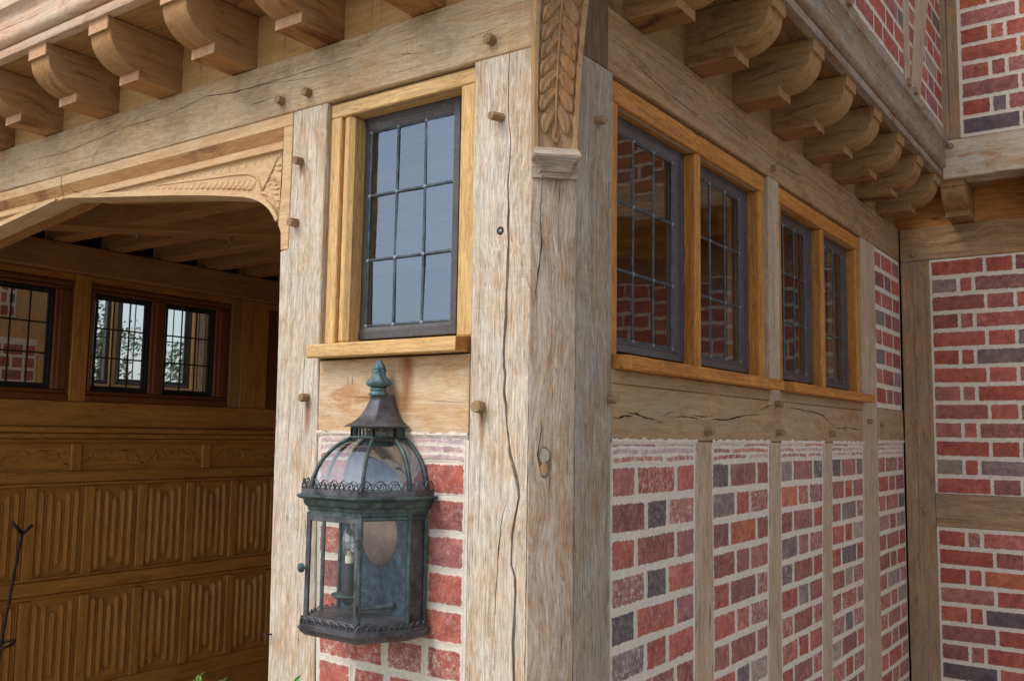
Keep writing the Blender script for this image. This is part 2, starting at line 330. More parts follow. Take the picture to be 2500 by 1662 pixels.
def crack(bm, pts, mp, wd, mi=1, dens=.012):
    """hair crack: a dark ribbon with a ragged tapering outline lying on the face; mp(a,b)->3D"""
    P = []
    for a, b in zip(pts, pts[1:]):
        k = max(1, int(math.hypot(b[0] - a[0], b[1] - a[1]) / dens))
        P += [(lerp(a[0], b[0], i / k), lerp(a[1], b[1], i / k)) for i in range(k)]
    P.append(pts[-1]); n = len(P); vs = []
    for i, p in enumerate(P):
        q0, q1 = P[max(i - 1, 0)], P[min(i + 1, n - 1)]; d = (q1[0] - q0[0], q1[1] - q0[1]); l = math.hypot(*d) or 1
        nx, ny = -d[1] / l, d[0] / l; tp = min(1, 3.5 * i / n + .05, 3.5 * (n - 1 - i) / n + .05)
        w_ = wd * .5 * tp * random.uniform(.45, 1.2); j = random.uniform(-.4, .4) * wd
        vs.append((bm.verts.new(mp(p[0] + nx * (w_ + j), p[1] + ny * (w_ + j))), bm.verts.new(mp(p[0] - nx * (w_ - j), p[1] - ny * (w_ - j)))))
    for a, b in zip(vs, vs[1:]): bm.faces.new((a[0], a[1], b[1], b[0])).material_index = mi
def peg(parent, pos, dr, ln=.022, r=.0105, tilt=None):
    """octagonal oak dowel standing proud of the timber"""
    bm = bmesh.new(); p = Vector(pos); d = Vector(dr)
    d = (d + Vector((random.uniform(-.15, .15), random.uniform(-.15, .15), random.uniform(-.12, .12)))).normalized() if tilt is None else (d + Vector(tilt)).normalized()
    r *= random.uniform(.82, 1.0); ln *= random.uniform(.75, 1.0)
    tube(bm, [p - Vector(dr) * .01, p + d * (ln - .001), p + d * ln], [r, r * .97, r * .86], 8)
    return finish('peg', bm, 'peg', parent, axis=tuple(d))

# ------------------------------------------------------------------ ground
bm = bmesh.new()
for x, y in ((-90, -90), (90, -90), (90, 90), (-90, 90)): bm.verts.new((x, y, 0))
bm.faces.new(bm.verts); struct(finish('ground', bm, 'gravel'))
bm = bmesh.new(); box(bm, -3.1, -.14, .14, 2.6, .0, .06, .004, 0); struct(finish('porch_floor', bm, 'flag'))

# ------------------------------------------------------------------ posts of the near corner
CR1 = [(-.1234, 2.425), (-.1244, 2.294), (-.1167, 2.232), (-.1214, 2.143), (-.1181, 2.066), (-.1190, 2.019), (-.1199, 1.975), (-.1229, 1.859), (-.1262, 1.810), (-.1256, 1.784), (-.1200, 1.767), (-.1231, 1.730), (-.1156, 1.673), (-.1057, 1.612), (-.1002, 1.595), (-.0856, 1.550), (-.0836, 1.529), (-.0914, 1.493), (-.0986, 1.457), (-.0994, 1.4), (-.0895, 1.375), (-.0892, 1.338), (-.0921, 1.256), (-.0890, 1.186), (-.090, .9), (-.1, 0)]
def wcr(z): return .0011 if z > 2.24 else lerp(.0034, .0011, max(0, (z - 2.1) / .14)) if z > 2.1 else max(.0016, .0048 + .0045 * noise.noise(Vector((z * 13, 1, 2))) + .0022 * noise.noise(Vector((z * 47, 1, 2))))
def cpost(z):
    xc = pathx(CR1, z) + .0022 * noise.noise(Vector((z * 22, 3, 0))) + .0010 * noise.noise(Vector((z * 70, 3, 7))); w_ = wcr(z)
    hole = [(xc - w_ / 2 - .0006, 0), (xc - w_ / 2, .0016), (xc + .0006, .016), (xc + w_ / 2, .0016), (xc + w_ / 2 + .0006, 0)]
    k = lerp(.061, .067, min(1, max(0, (z - 1.19) / 1.2)))
    xl = lerp(-.2065, -.213, min(1, max(0, (z - 1.16) / 1.26)))
    return [(xl, .14), (xl, .002), (xl + .002, 0)] + hole + [(-k - .002, 0), (-k + .001, .0012), (-.0016, .0665 - .001), (-.0002, .0685), (0, .2085), (-.002, .2105), (-.16, .2105), (-.16, .14)]
bm = bmesh.new(); sweep(bm, cpost, 2, 0, 2.4255, .008, .0003, 0)
yf = lambda a, b: (a, -.0004, b)
def dg(s_, z, o=.0019): return (-.0328 + s_ * .7071 + o * .7071, .0328 + s_ * .7071 - o * .7071, z)
crack(bm, [(-.1106, 1.561), (-.1086, 1.528), (-.1240, 1.485), (-.1306, 1.416), (-.1336, 1.360), (-.1359, 1.305), (-.1399, 1.250)], yf, .0022)
crack(bm, [(-.157, 1.20), (-.158, 1.14), (-.155, 1.08)], yf, .001)
crack(bm, [(-.0261, 2.157), (-.0266, 2.059), (-.0244, 2.030), (-.0289, 1.971), (-.0355, 1.919), (-.0422, 1.885)], dg, .0028)
crack(bm, [(.0113, 2.158), (.0104, 2.109), (.0102, 2.043), (.011, 2.0)], dg, .0013)
crack(bm, [(-.018, 1.69), (-.021, 1.65), (-.0255, 1.613), (-.024, 1.59), (-.014, 1.572), (-.004, 1.585), (-.0014, 1.613), (-.004, 1.63)], dg, .0026)
crack(bm, [(-.020, 1.600), (-.012, 1.604), (-.003, 1.599)], dg, .002); crack(bm, [(-.002, 1.58), (-.003, 1.55), (-.001, 1.53)], dg, .0012)
for s0, z0, ln_ in ((.012, 1.9, .05), (-.03, 1.42, .07), (.022, 1.3, .09), (.0, 1.75, .04), (.03, 1.62, .05)):
    crack(bm, [(s0, z0), (s0 + .002, z0 - ln_ / 2), (s0 - .001, z0 - ln_)], dg, .0009)
for xx, z0, ln_ in ((-.17, 2.38, .12), (-.19, 1.95, .1), (-.18, 1.6, .16), (-.15, 1.9, .06), (-.195, 1.45, .08), (-.1, 2.3, .09), (-.16, 1.35, .07)):
    crack(bm, [(xx, z0), (xx + .0015, z0 - ln_ / 2), (xx - .001, z0 - ln_)], yf, .0008)
xf = lambda a, b: (.0004, a, b)
for yy, z0, ln_ in ((.11, 2.35, .2), (.15, 1.9, .25), (.19, 1.6, .2), (.1, 1.5, .2), (.17, 1.3, .15), (.13, 2.1, .1), (.195, 2.2, .12)):
    crack(bm, [(yy, z0), (yy + .0015, z0 - ln_ / 2), (yy - .001, z0 - ln_)], xf, .0009)
crack(bm, [(-.0457, z_ * .1) for z_ in range(6, 22)], dg, .0012, dens=.02); crack(bm, [(.0462, z_ * .1) for z_ in range(6, 22)], dg, .0010, dens=.02)
# bolt hole in the left face
rim = [bm.verts.new((-.139 + .0085 * math.cos(i * math.pi / 8), -.0005, 2.058 + .0085 * math.sin(i * math.pi / 8))) for i in range(16)]
bm.faces.new(rim).material_index = 1
CP = thing('corner_post', 'chamfered pale oak corner post with a long vertical split, between the two window walls', 'post')
bmesh.ops.recalc_face_normals(bm, faces=bm.faces); bm.normal_update()
for f in bm.faces:
    if f.material_index == 0 and len(f.verts) == 4:
        n_ = f.normal
        if n_.x > .9: f.material_index = 3
        elif n_.x > .5 and n_.y < -.5 and f.calc_center_median().x > -.064: f.material_index = 2
finish('post_shaft', bm, 'post', CP, 2, mats=['post', 'crack', 'post_c', 'post_r'])
bm = bmesh.new(); lathe(bm, [(.0005, 0), (.0045, .0005), (.005, .002), (.003, .003), (.0025, .006)], (0, 0), 10)
for v in bm.verts: x, y, z = v.co; v.co = (-.138 + x, -.0008 - z * .4, 2.057 + y)
finish('bolt', bm, 'steel', CP, smooth=True)
peg(CP, (-.139, 0, 2.294), (0, -1, 0), .036, .0115, tilt=(-.28, 0, -.10))
peg(CP, (-.179, 0, 1.703), (0, -1, 0), .024, .013); peg(CP, (0, .142, 2.302), (1, 0, 0), .024, .011); peg(CP, (0, .199, 1.727), (1, 0, 0), .028, .012)

def jamb(z):
    l = -.772 if z > 2.0835 else lerp(-.7835, -.801, min(1, max(-.6, (z - 1.07) / 1.0)))
    r = lerp(-.632, -.6555, min(1, max(-.5, (z - 1.15) / .66)))
    return bev([(l, 0), (r, 0), (r, .14), (l, .14)], .002)
bm = bmesh.new(); sweep(bm, jamb, 2, 0, 2.4255, .0035, .0006, 0)
for xx, z0, ln_, wd in ((-.72, 2.35, .3, .0009), (-.70, 1.9, .35, .001), (-.745, 1.75, .3, .0008), (-.675, 1.62, .4, .0016), (-.70, 1.45, .3, .002), (-.735, 1.35, .3, .0014), (-.76, 1.6, .25, .0009), (-.69, 1.2, .15, .0012), (-.715, 2.1, .2, .0008), (-.665, 1.3, .2, .001)):
    q = [(xx + .004 * noise.noise(Vector((xx * 50, i * .6, 0))), z0 - ln_ * i / 5) for i in range(6)]; crack(bm, q, yf, wd)
J = thing('jamb_post', 'pale weathered oak post forming the right side of the open archway', 'post')
finish('post_shaft', bm, 'post', J, 2, mats=['post', 'crack'])
for p_ in ((-.739, 2.297), (-.746, 2.147), (-.685, 1.728)): peg(J, (p_[0], 0, p_[1]), (0, -1, 0), .024, .0115)
bm = bmesh.new(); tube(bm, [(-.776, .004, 1.182), (-.778, -.018, 1.181)], .0018, 6); tube(bm, [(-.778, -.017, 1.181), (-.778, -.019, 1.181)], .0065, 8)
finish('nail', bm, 'iron', J)
bm = bmesh.new(); box(bm, -2.99, -2.862, 0, .14, 0, 2.4255, .002, 2); tag(finish('arch_post', bm, 'post', None, 2), 'oak post on the far left side of the archway, mostly outside the view', 'post')

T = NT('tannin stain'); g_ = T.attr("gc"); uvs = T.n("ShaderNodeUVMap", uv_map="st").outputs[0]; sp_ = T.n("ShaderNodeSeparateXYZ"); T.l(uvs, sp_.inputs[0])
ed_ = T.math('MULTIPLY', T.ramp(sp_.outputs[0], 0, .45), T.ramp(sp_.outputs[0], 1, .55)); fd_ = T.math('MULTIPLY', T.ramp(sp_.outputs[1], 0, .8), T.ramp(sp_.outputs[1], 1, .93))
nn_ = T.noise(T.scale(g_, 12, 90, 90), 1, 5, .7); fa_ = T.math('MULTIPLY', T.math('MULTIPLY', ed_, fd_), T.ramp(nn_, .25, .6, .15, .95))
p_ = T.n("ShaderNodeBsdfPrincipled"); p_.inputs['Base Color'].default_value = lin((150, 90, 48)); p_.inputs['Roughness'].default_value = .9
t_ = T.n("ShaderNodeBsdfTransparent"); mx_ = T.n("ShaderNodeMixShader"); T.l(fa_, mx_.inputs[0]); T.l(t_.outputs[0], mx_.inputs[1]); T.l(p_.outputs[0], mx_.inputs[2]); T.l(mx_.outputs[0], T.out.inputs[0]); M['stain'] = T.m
def stain(parent, x, ztop, ln, wd, y=-.0009, mp=None):
    bm = bmesh.new(); uv = bm.loops.layers.uv.new("st"); mp = mp or (lambda a, b: (a, y, b))
    f = bm.faces.new([bm.verts.new(mp(*q)) for q in ((x - wd / 2, ztop - ln), (x + wd / 2, ztop - ln), (x + wd / 2, ztop), (x - wd / 2, ztop))])
    for lp, q in zip(f.loops, ((0, 0), (1, 0), (1, 1), (0, 1))): lp[uv].uv = q
    return finish('rust_stain', bm, 'stain', parent, 2)
stain(CP, -.176, 1.694, .085, .017); stain(J, -.683, 1.720, .10, .024); stain(J, -.739, 2.286, .03, .01)
# ------------------------------------------------------------------ wall beams (girts)
def girt(name, label, sec, axis, t0, t1, mat, cracks, mp, pegs, pd):
    G = thing(name, label, 'beam'); bm = bmesh.new(); sweep(bm, bev(sec, .0028), axis, t0, t1, .07, .0009, .002)
    for pts, wd in cracks: crack(bm, pts, mp, wd)
    finish('beam_body', bm, mat, G, axis, mats=[mat, 'crack'])
    for p_ in pegs: peg(G, p_, pd, .024, .0125)
    return G
GL = girt('wall_beam', 'long weathered oak beam over the archway and the single window', rect(.0, .186, 2.4275, 2.5715), 0, -4.2, -.0668, 'girt',
     [([(-2.2267, 2.512), (-1.8361, 2.498), (-1.4725, 2.520), (-1.2983, 2.517), (-1.1199, 2.537), (-1.0046, 2.523), (-.7932, 2.521), (-.6123, 2.520), (-.3988, 2.522), (-.2232, 2.518), (-.1106, 2.518)], .0016),
      ([(-1.0887, 2.530), (-.8739, 2.519), (-.6107, 2.488)], .0009), ([(-.5366, 2.516), (-.4280, 2.492), (-.3592, 2.481), (-.2378, 2.481), (-.0708, 2.498)], .0013),
      ([(-2.1, 2.47), (-1.75, 2.462), (-1.5, 2.468)], .0008), ([(-1.9, 2.545), (-1.5, 2.55)], .0007), ([(-.5, 2.45), (-.3, 2.455)], .0008), ([(-.95, 2.475), (-.86, 2.479), (-.8, 2.474)], .0014)],
     lambda a, b: (a, -.0006, b), [(-.816, 0, 2.462), (-.718, 0, 2.463), (-.167, 0, 2.463)], (0, -1, 0))
# chamfer the corner end of the left beam: handled by a darker end block
bm = bmesh.new()
sweep(bm, [(-.0005, .0655), (-.0655, .0005), (-.0672, .0008), (-.0672, .1855), (-.0005, .1855)], 2, 2.4275, 2.5715, .3, 0, 0)
for v in bm.verts: v.co.x += .0010 if v.co.x > -.06 else 0
finish('beam_end', bm, 'endgrain', GL, 2)
GR = girt('wall_beam', 'brown oak beam running above the two double windows of the right wall', rect(-.16, .0, 2.4265, 2.5695), 1, .189, 2.757, 'girt_r',
     [([(.189, 2.524), (.563, 2.524), (.892, 2.50), (1.24, 2.486), (1.601, 2.503), (2.093, 2.52), (2.412, 2.53)], .0018),
      ([(.189, 2.497), (.46, 2.466), (.620, 2.461), (.9, 2.452)], .0022), ([(.24, 2.545), (.7, 2.548), (1.1, 2.53)], .0009), ([(.95, 2.46), (1.5, 2.475), (2.0, 2.465), (2.5, 2.47)], .0012),
      ([(1.3, 2.54), (1.9, 2.55), (2.4, 2.55)], .0014), ([(.5, 2.50), (1.1, 2.475)], .0009)],
     lambda a, b: (.0006, a, b), [(0, 1.176, 2.452)], (1, 0, 0))

# ------------------------------------------------------------------ corbels under the jetty
PROF = [(-.03, 2.5725), (.120, 2.5725), (.120, 2.598), (.131, 2.5985), (.146, 2.602), (.161, 2.608), (.176, 2.617), (.189, 2.629), (.199, 2.643), (.205, 2.658), (.2075, 2.6775), (.216, 2.6785), (.216, 2.713), (-.03, 2.713)]
def corbel_mesh(kind, w_=.093):
    bm = bmesh.new()
    mp = {'L': lambda ax, t, u, v: (t, -u, v), 'R': lambda ax, t, u, v: (u, t, v), 'B': lambda ax, t, u, v: (t, 2.76 - u, v)}[kind]
    sweep(bm, PROF, 0, -w_ / 2, w_ / 2, .05, 0, .0022, map3=mp)
    bmesh.ops.recalc_face_normals(bm, faces=bm.faces); bm.normal_update()
    for f in bm.faces:
        n_ = f.normal; c_ = f.calc_center_median(); o_ = {'L': -n_.y, 'R': n_.x, 'B': -n_.y}[kind]
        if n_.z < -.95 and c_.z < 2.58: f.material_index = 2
        elif o_ > .95 and (c_.z < 2.6 or c_.z > 2.68): f.material_index = 3
    return bm
LORD = ['first', 'second', 'third', 'fourth', 'fifth', 'sixth', 'seventh', 'eighth', 'ninth', 'tenth']
GRPL, GRPR, GRPB = 'scroll corbels under the left jetty', 'scroll corbels under the right jetty', 'scroll corbels under the far wing jetty'
for i, xc in enumerate((-.352, -.665, -.980, -1.297, -1.602, -1.910, -2.208, -2.515)):
    bm = corbel_mesh('L', random.uniform(.090, .095)); yfn = lambda a, b, s=1: (.0475, -a, b)
    bmesh.ops.translate(bm, verts=bm.verts, vec=(xc, 0, random.uniform(-.0008, .0008)))
    zc = random.uniform(2.60, 2.66)
    if i % 3 == 1: crack(bm, [(.03, 2.69), (.09, 2.684), (.17, 2.675)], lambda a, b: (xc + .0473, -a, b), .0011)
    if i % 2: crack(bm, [(xc - .01, 2.60 + .02 * (i % 4)), (xc - .004, 2.63 + .015 * (i % 3))], lambda a, b: (a, -.125 - (b - 2.598) * 1.0, b - .003), .0012)
    crack(bm, [(.02, zc), (.08, zc + .006), (.14, zc + random.uniform(-.004, .014))], lambda a, b: (xc + .0472, -a, b), .0016)
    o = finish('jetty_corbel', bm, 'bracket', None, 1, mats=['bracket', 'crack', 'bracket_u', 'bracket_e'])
    tag(o, '%s scroll corbel counting left from the carved corner brace, under the left jetty' % LORD[i], 'corbel', GRPL)
for i, yc in enumerate((.325, .645, .957, 1.263, 1.568, 1.876, 2.176, 2.474)):
    bm = corbel_mesh('R'); bmesh.ops.translate(bm, verts=bm.verts, vec=(0, yc, random.uniform(-.0008, .0008)))
    zc = 2.635
    crack(bm, [(.0, zc - .02), (.06, zc - .004), (.12, zc + .006), (.188, zc + random.uniform(.006, .02))], lambda a, b: (a, yc - .0472, b), .0018)
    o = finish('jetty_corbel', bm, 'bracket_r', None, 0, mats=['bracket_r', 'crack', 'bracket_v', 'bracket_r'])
    tag(o, '%s scroll corbel counting back from the carved corner brace, under the right jetty' % LORD[i], 'corbel', GRPR)
for i, xc in enumerate((.257, .567, .877)):
    bm = corbel_mesh('B', .09); bmesh.ops.translate(bm, verts=bm.verts, vec=(xc, 0, 0))
    o = finish('jetty_corbel', bm, 'bracket_r', None, 1, mats=['bracket_r', 'crack', 'bracket_r', 'bracket_r'])
    tag(o, ['dark scroll corbel of the far wing, tucked in the inner corner', 'second scroll corbel of the far wing, at the right picture edge', 'scroll corbel of the far wing beyond the right picture edge'][i], 'corbel', GRPB)
# light boards between corbels
bm = bmesh.new(); box(bm, -4.2, -.02, .012, .03, 2.5735, 2.713, .001, 0)
for xx in (-.5, -.53, -.83, -1.14, -1.17, -1.45, -1.76): crack(bm, [(xx, 2.575), (xx + .001, 2.64), (xx, 2.712)], lambda a, b: (a, .0114, b), .001)
tag(finish('infill_board', bm, 'infill', None, 0, mats=['infill', 'crack']), 'light oak boarding showing between the left jetty corbels', 'board')
bm = bmesh.new(); box(bm, -.03, -.012, .19, 2.757, 2.5715, 2.713, .001, 1)
tag(finish('infill_board', bm, 'bracket_r', None, 1), 'brown oak boarding showing between the right jetty corbels', 'board')
bm = bmesh.new(); box(bm, -.1, 1.75, 2.772, 2.79, 2.567, 2.76, .001, 0)
tag(finish('infill_board', bm, 'golden_r', None, 0), 'orange stained oak board between the far wing corbels', 'board')
# soffit boards (also the floor of the upper storey)
S = thing('jetty_soffit', 'wide brown oak boards lining the underside of the jetty', 'soffit')
bm = bmesh.new()
ys = [-.222, -.11, .0]
for a_, b_ in ((-.222, -.101), (-.099, .03)): box(bm, -4.3, .03, a_, b_, 2.7145, 2.735, .0015, 0)
finish('front_boards', bm, 'soffit', S, 0)
bm = bmesh.new()
for a_, b_ in ((.0315, .115), (.117, .222)): box(bm, a_, b_, -.222, 2.515, 2.7145, 2.735, .0015, 1)
finish('side_boards', bm, 'soffit_r', S, 1)
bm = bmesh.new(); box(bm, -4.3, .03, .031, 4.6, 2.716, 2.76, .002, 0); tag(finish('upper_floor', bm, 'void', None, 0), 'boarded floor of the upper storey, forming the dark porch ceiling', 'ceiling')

# jetty fascia moulding, profile (out, z)
FP = [(.215, 2.712), (.2255, 2.7125), (.2275, 2.716), (.2275, 2.734), (.224, 2.7385), (.218, 2.741), (.2185, 2.7445), (.229, 2.745), (.2365, 2.749), (.2415, 2.757), (.2425, 2.766), (.2395, 2.774), (.2385, 2.803),
      (.2385, 2.810), (.236, 2.8115), (.237, 2.819), (.2415, 2.829), (.249, 2.8365), (.2555, 2.840), (.2555, 2.878), (.2535, 2.8815), (.20, 2.884), (.20, 2.712)]
bm = bmesh.new(); sweep(bm, FP, 0, -4.3, .236, .12, .0006, 0, map3=lambda ax, t, u, v: (t, -u, v))
crack(bm, [(-2.1, 2.80), (-1.6, 2.786), (-1.4, 2.792)], lambda a, b: (a, -.2392, b), .0014)
tag(finish('jetty_fascia', bm, 'fascia', None, 0, mats=['fascia', 'crack']), 'pinkish moulded oak fascia along the edge of the left jetty', 'fascia')
F2 = thing('jetty_fascia', 'grey and brown moulded oak fascia along the edge of the right jetty', 'fascia')
bm = bmesh.new(); sweep(bm, FP, 0, -.236, 2.517, .12, .0006, 0, map3=lambda ax, t, u, v: (u, t, v))
crack(bm, [(.4, 2.80), (.9, 2.805), (1.4, 2.796)], lambda a, b: (.2388, a, b), .0016); crack(bm, [(1.2, 2.785), (1.8, 2.80), (2.3, 2.79)], lambda a, b: (.2388, a, b), .0013)
finish('moulding', bm, 'fascia_r', F2, 1, mats=['fascia_r', 'crack'])
for yy in (1.08, 1.80, 1.90, .52):
    bm = bmesh.new(); box(bm, .249, .266, yy, yy + .03, 2.862, 2.8835, .001, 0); finish('peg', bm, 'peg', F2, 0)

# ------------------------------------------------------------------ brickwork
def pick(r, reds=False):
    c = r.random() * (.66 if reds else 1)
    if c < .44: b = (174, 92, 75)
    elif c < .68: b = (162, 97, 87)
    elif c < .82: b = (150, 94, 90)
    elif c < .88: b = (138, 116, 112)
    elif c < .93: b = (188, 104, 72)
    elif c < .97: b = (110, 95, 95)
    else: b = (158, 138, 124)
    j = r.uniform(-14, 14); return lin((max(20, b[0] + j), max(20, b[1] + j * .8), max(20, b[2] + j * .8)))
def brick_panel(name, label, mp, u0, u1, z0, z1, rows, lean=None, seed=1, top_slivers=0, depth=.1, behind=-.1, thick=.0022):
    """rows: function(row index, u0, u1) -> list of (a,b) spans; mp(u, w, z) -> world with w outward"""
    r = random.Random(seed); TT = thing(name, label, 'brick panel')
    bm = bmesh.new(); f0 = lean or (lambda z: (u0, u1))
    n = 14; nu = max(6, int((u1 - u0) / .035)); grid = []
    for i in range(n + 1):
        z = lerp(z0, z1, i / n); a, b = f0(z)
        grid.append([bm.verts.new(mp(lerp(a, b, j / nu), -.0006 + .0010 * noise.noise(Vector((j * .9, i * 1.1, seed))), z)) for j in range(nu + 1)])
    for i in range(n):
        for j in range(nu): bm.faces.new((grid[i][j], grid[i][j + 1], grid[i + 1][j + 1], grid[i + 1][j]))
    for s_ in (0, 1):
        pass
    # back slab
    a, b = f0(z0); c, d_ = f0(z1)
    q = [bm.verts.new(mp(x, behind, z)) for x, z in ((a, z0), (b, z0), (d_, z1), (c, z1))]
    bm.faces.new(q)
    for k, (x, z) in enumerate(((a, z0), (b, z0), (d_, z1), (c, z1))):
        pass
    if z1 > 1.6 and z1 < 1.66:      # lime mortar smeared over the lower edge of the rail
        a, b = f0(z1); n2 = int((b - a) / .004); lo_ = []; hi_ = []
        for j in range(n2 + 1):
            u = lerp(a, b, j / n2); t = .0045 + .006 * noise.noise(Vector((u * 38, seed, 0))) + .003 * noise.noise(Vector((u * 150, seed, 4)))
            lo_.append(bm.verts.new(mp(u, -.0003, z1 - .010))); hi_.append(bm.verts.new(mp(u, .0046, z1 + max(-.002, t))))
        md_ = [bm.verts.new(mp(lerp(a, b, j / n2), .0052 + .0012 * noise.noise(Vector((j * .3, seed, 9))), z1 - .001)) for j in range(n2 + 1)]
        for j in range(n2):
            bm.faces.new((lo_[j], lo_[j + 1], md_[j + 1], md_[j])); bm.faces.new((md_[j], md_[j + 1], hi_[j + 1], hi_[j]))
    finish('mortar_bed', bm, 'mortar', TT, 0)
    bm = bmesh.new(); uv = bm.loops.layers.uv.new("e"); uz = bm.loops.layers.uv.new("sz"); vc = bm.loops.layers.float_color.new("bc"); vb = bm.loops.layers.float.new("bl") if hasattr(bm.loops.layers, 'float') else None
    def one(ua, ub, za, zb, bl, curve=0.0):
        nx = max(2, int((ub - ua) / .02)); ny = 3 if zb - za > .03 else 2; col = pick(r, seed == 3)
        if bl > .9: q_ = lin((204, 178, 176)); qm = r.choice((.1, .25, .75, .9)); col = tuple(lerp(col[i], q_[i], qm) for i in range(3)) + (1,)
        je = [[r.uniform(-.0016, .0016) for _ in range(4)] for __ in range(2)]; th = r.uniform(.6, 1.25) * thick
        g = [];  e_ = .004
        tl = r.uniform(-.0015, .0015)
        for j in range(ny + 1):
            row = []
            for i in range(nx + 1):
                fu, fv = i / nx, j / ny
                u = lerp(ua - e_, ub + e_, fu); z = lerp(za - e_, zb + e_, fv) + curve * (1 - (2 * fu - 1) ** 2) + tl * (fu - .5) * 2
                edge = i in (0, nx) or j in (0, ny)
                hh = (.0001 if edge else th) + .0007 * noise.noise(Vector((u * 60, z * 60, seed)))
                row.append((bm.verts.new(mp(u, hh, z)), fu * (ub - ua + 2 * e_), fv * (zb - za + 2 * e_)))
            g.append(row)
        W, H = ub - ua + 2 * e_, zb - za + 2 * e_
        for j in range(ny):
            for i in range(nx):
                cs = [g[j][i], g[j][i + 1], g[j + 1][i + 1], g[j + 1][i]]
                f = bm.faces.new([c[0] for c in cs])
                for lp, c in zip(f.loops, cs):
                    lp[uv].uv = (c[1], c[2]); lp[uz].uv = (W, H); lp[vc] = col
                    if vb: lp[vb] = bl
                f.smooth = True
    for k, (za, zb, spans, bl, cv) in enumerate(rows(f0)):
        for ua, ub in spans:
            if ub - ua > .012: one(ua, ub, za, zb, bl if r.random() > .25 else min(1, bl + .35), cv)
    finish('bricks', bm, 'brick', TT, 0, keepn=False)
    return TT
def spans(a, b, pat, gap=.017, m_=.012):
    """pat: relative widths fitted between a and b"""
    tot = sum(pat); free = (b - a) - 2 * m_ - gap * (len(pat) - 1); out = []; x = a + m_
    for p_ in pat:
        w_ = free * p_ / tot; out.append((x, x + w_)); x += w_ + gap
    return out
def rows_narrow(ztop, pitch, nrow, patA, patB, bl=.35, slivers=True, h=.0565):
    def f(f0):
        out = []
        if slivers:
            for k in range(3):
                z = 1.6285 - k * .0165; a, b = f0(z); pt = [(2, 1.9), (1, 2.4), (2.2, 1.4)][k]
                out.append((z - .003, z + .0085, spans(a, b, pt, .02), .91, .0035))
        for k in range(nrow):
            z = ztop - k * pitch; a, b = f0(z - .03)
            out.append((z - h - .0005, z + .0005, spans(a, b, patA if k % 2 == 0 else patB), bl, 0))
        return out
    return f
ML = lambda u, w_, z: (u, -w_ + .003, z)
MR = lambda u, w_, z: (w_ - .003, u, z)
MB = lambda u, w_, z: (u, 2.763 - w_, z)
lf = lambda z: (lerp(-.6305, -.652, min(1, max(-.4, (z - 1.15) / .5))), lerp(-.2085, -.2115, (z - 1.15) / .5))
brick_panel('brick_panel', 'red brick infill behind the wall lantern, below the single window', ML, -.65, -.21, 0, 1.6475, rows_narrow(1.586, .0735, 21, (1, .95, 2.05), (2, 1, .9), .5), lf, 3)
def rl(a0, a1, b0, b1):   # edges at z 1.64 and z 1.15
    return lambda z: (lerp(a1, a0, (z - 1.15) / .49), lerp(b1, b0, (z - 1.15) / .49))
RE = [(.211, .2105, .636, .628), (.726, .7295, 1.141, 1.122), (1.227, 1.219, 1.647, 1.618), (1.734, 1.7075, 2.127, 2.105), (2.327, 2.317, 2.7585, 2.7585)]
RL = ['near red brick panel beside the corner post, under the first double window', 'second red brick panel of the right wall, between the first and middle stud',
      'third red brick panel of the right wall, right of the middle stud', 'narrow-looking fourth red brick panel of the right wall, left of the wide far post', 'last red brick panel of the right wall, low in the inner corner']
for i, q in enumerate(RE):
    A_, B_ = ((1, 1.9, .95), (1.5, .95, 1.4))
    brick_panel('brick_panel', RL[i], MR, q[0], q[2], 0, 1.6405 if i < 4 else 1.646, rows_narrow(1.582, .0755, 21, A_ if i % 2 == 0 else (1.1, 2, .9), B_ if i != 2 else (1.4, .9, 1.3), .5), rl(q[0], q[1], q[2], q[3]), 20 + i)
f5 = lambda z: (lerp(2.331, 2.341, (z - 1.78) / .63), lerp(2.748, 2.76, (z - 1.78) / .63))
def rows_plain(ztop, pitch, n, A_, B_, h=.0565, bl=.15):
    def f(f0):
        out = []
        for k in range(n):
            z = ztop - k * pitch; a, b = f0(z); out.append((z - h, z, spans(a, b, A_ if k % 2 == 0 else B_), bl, 0))
        return out
    return f
brick_panel('brick_panel', 'small upright brick panel right of the second double window', MR, 2.34, 2.755, 1.778, 2.423, rows_plain(2.405, .0785, 8, (.8, 1.5, 1), (1.3, .9, 1.2)), f5, 31)
# far wing (faces the camera side, parallel to the left wall)
def flemish(x0, x1, ztop, pitch, n, first='S', h=.0565):
    def f(f0):
        out = []
        for k in range(n):
            z = ztop - k * pitch; x = x0; sp = []
            seq = [.196, .094] if (k % 2 == 0) == (first == 'S') else [.094, .042, .196, .094]
            i = 0
            while x < x1 - .02:
                w_ = seq[i] if i < len(seq) else (.196 if (i - len(seq)) % 2 == 0 else .094)
                sp.append((x, min(x + w_, x1))); x += w_ + .0155; i += 1
            out.append((z - h, z, sp, .1, 0))
        return out
    return f
brick_panel('brick_panel', 'upper brick panel of the far wing wall, between its head beam and mid rail', MB, .119, 1.75, 1.4335, 2.4215, flemish(.130, 1.74, 2.4105, .0762, 13), None, 41)
brick_panel('brick_panel', 'lower brick panel of the far wing wall, below its mid rail', MB, .119, 1.75, 0, 1.2965, flemish(.130, 1.74, 1.280, .0762, 17, 'H'), None, 42)
MBU = lambda u, w_, z: (u, 2.524 - w_, z)
brick_panel('brick_panel', 'upper-storey brick panel of the far wing, top right corner of the photo', MBU, .299, 1.75, 2.864, 4.2, flemish(.313, 1.74, 4.128, .0745, 17, 'S'), None, 43)
MRU = lambda u, w_, z: (.236 + w_, u, z)
brick_panel('brick_panel', 'upper-storey brickwork rising steeply above the right jetty fascia', MRU, -.21, 2.52, 2.884, 4.2, flemish(-.2, 2.51, 4.105, .0745, 17, 'S'), None, 44)

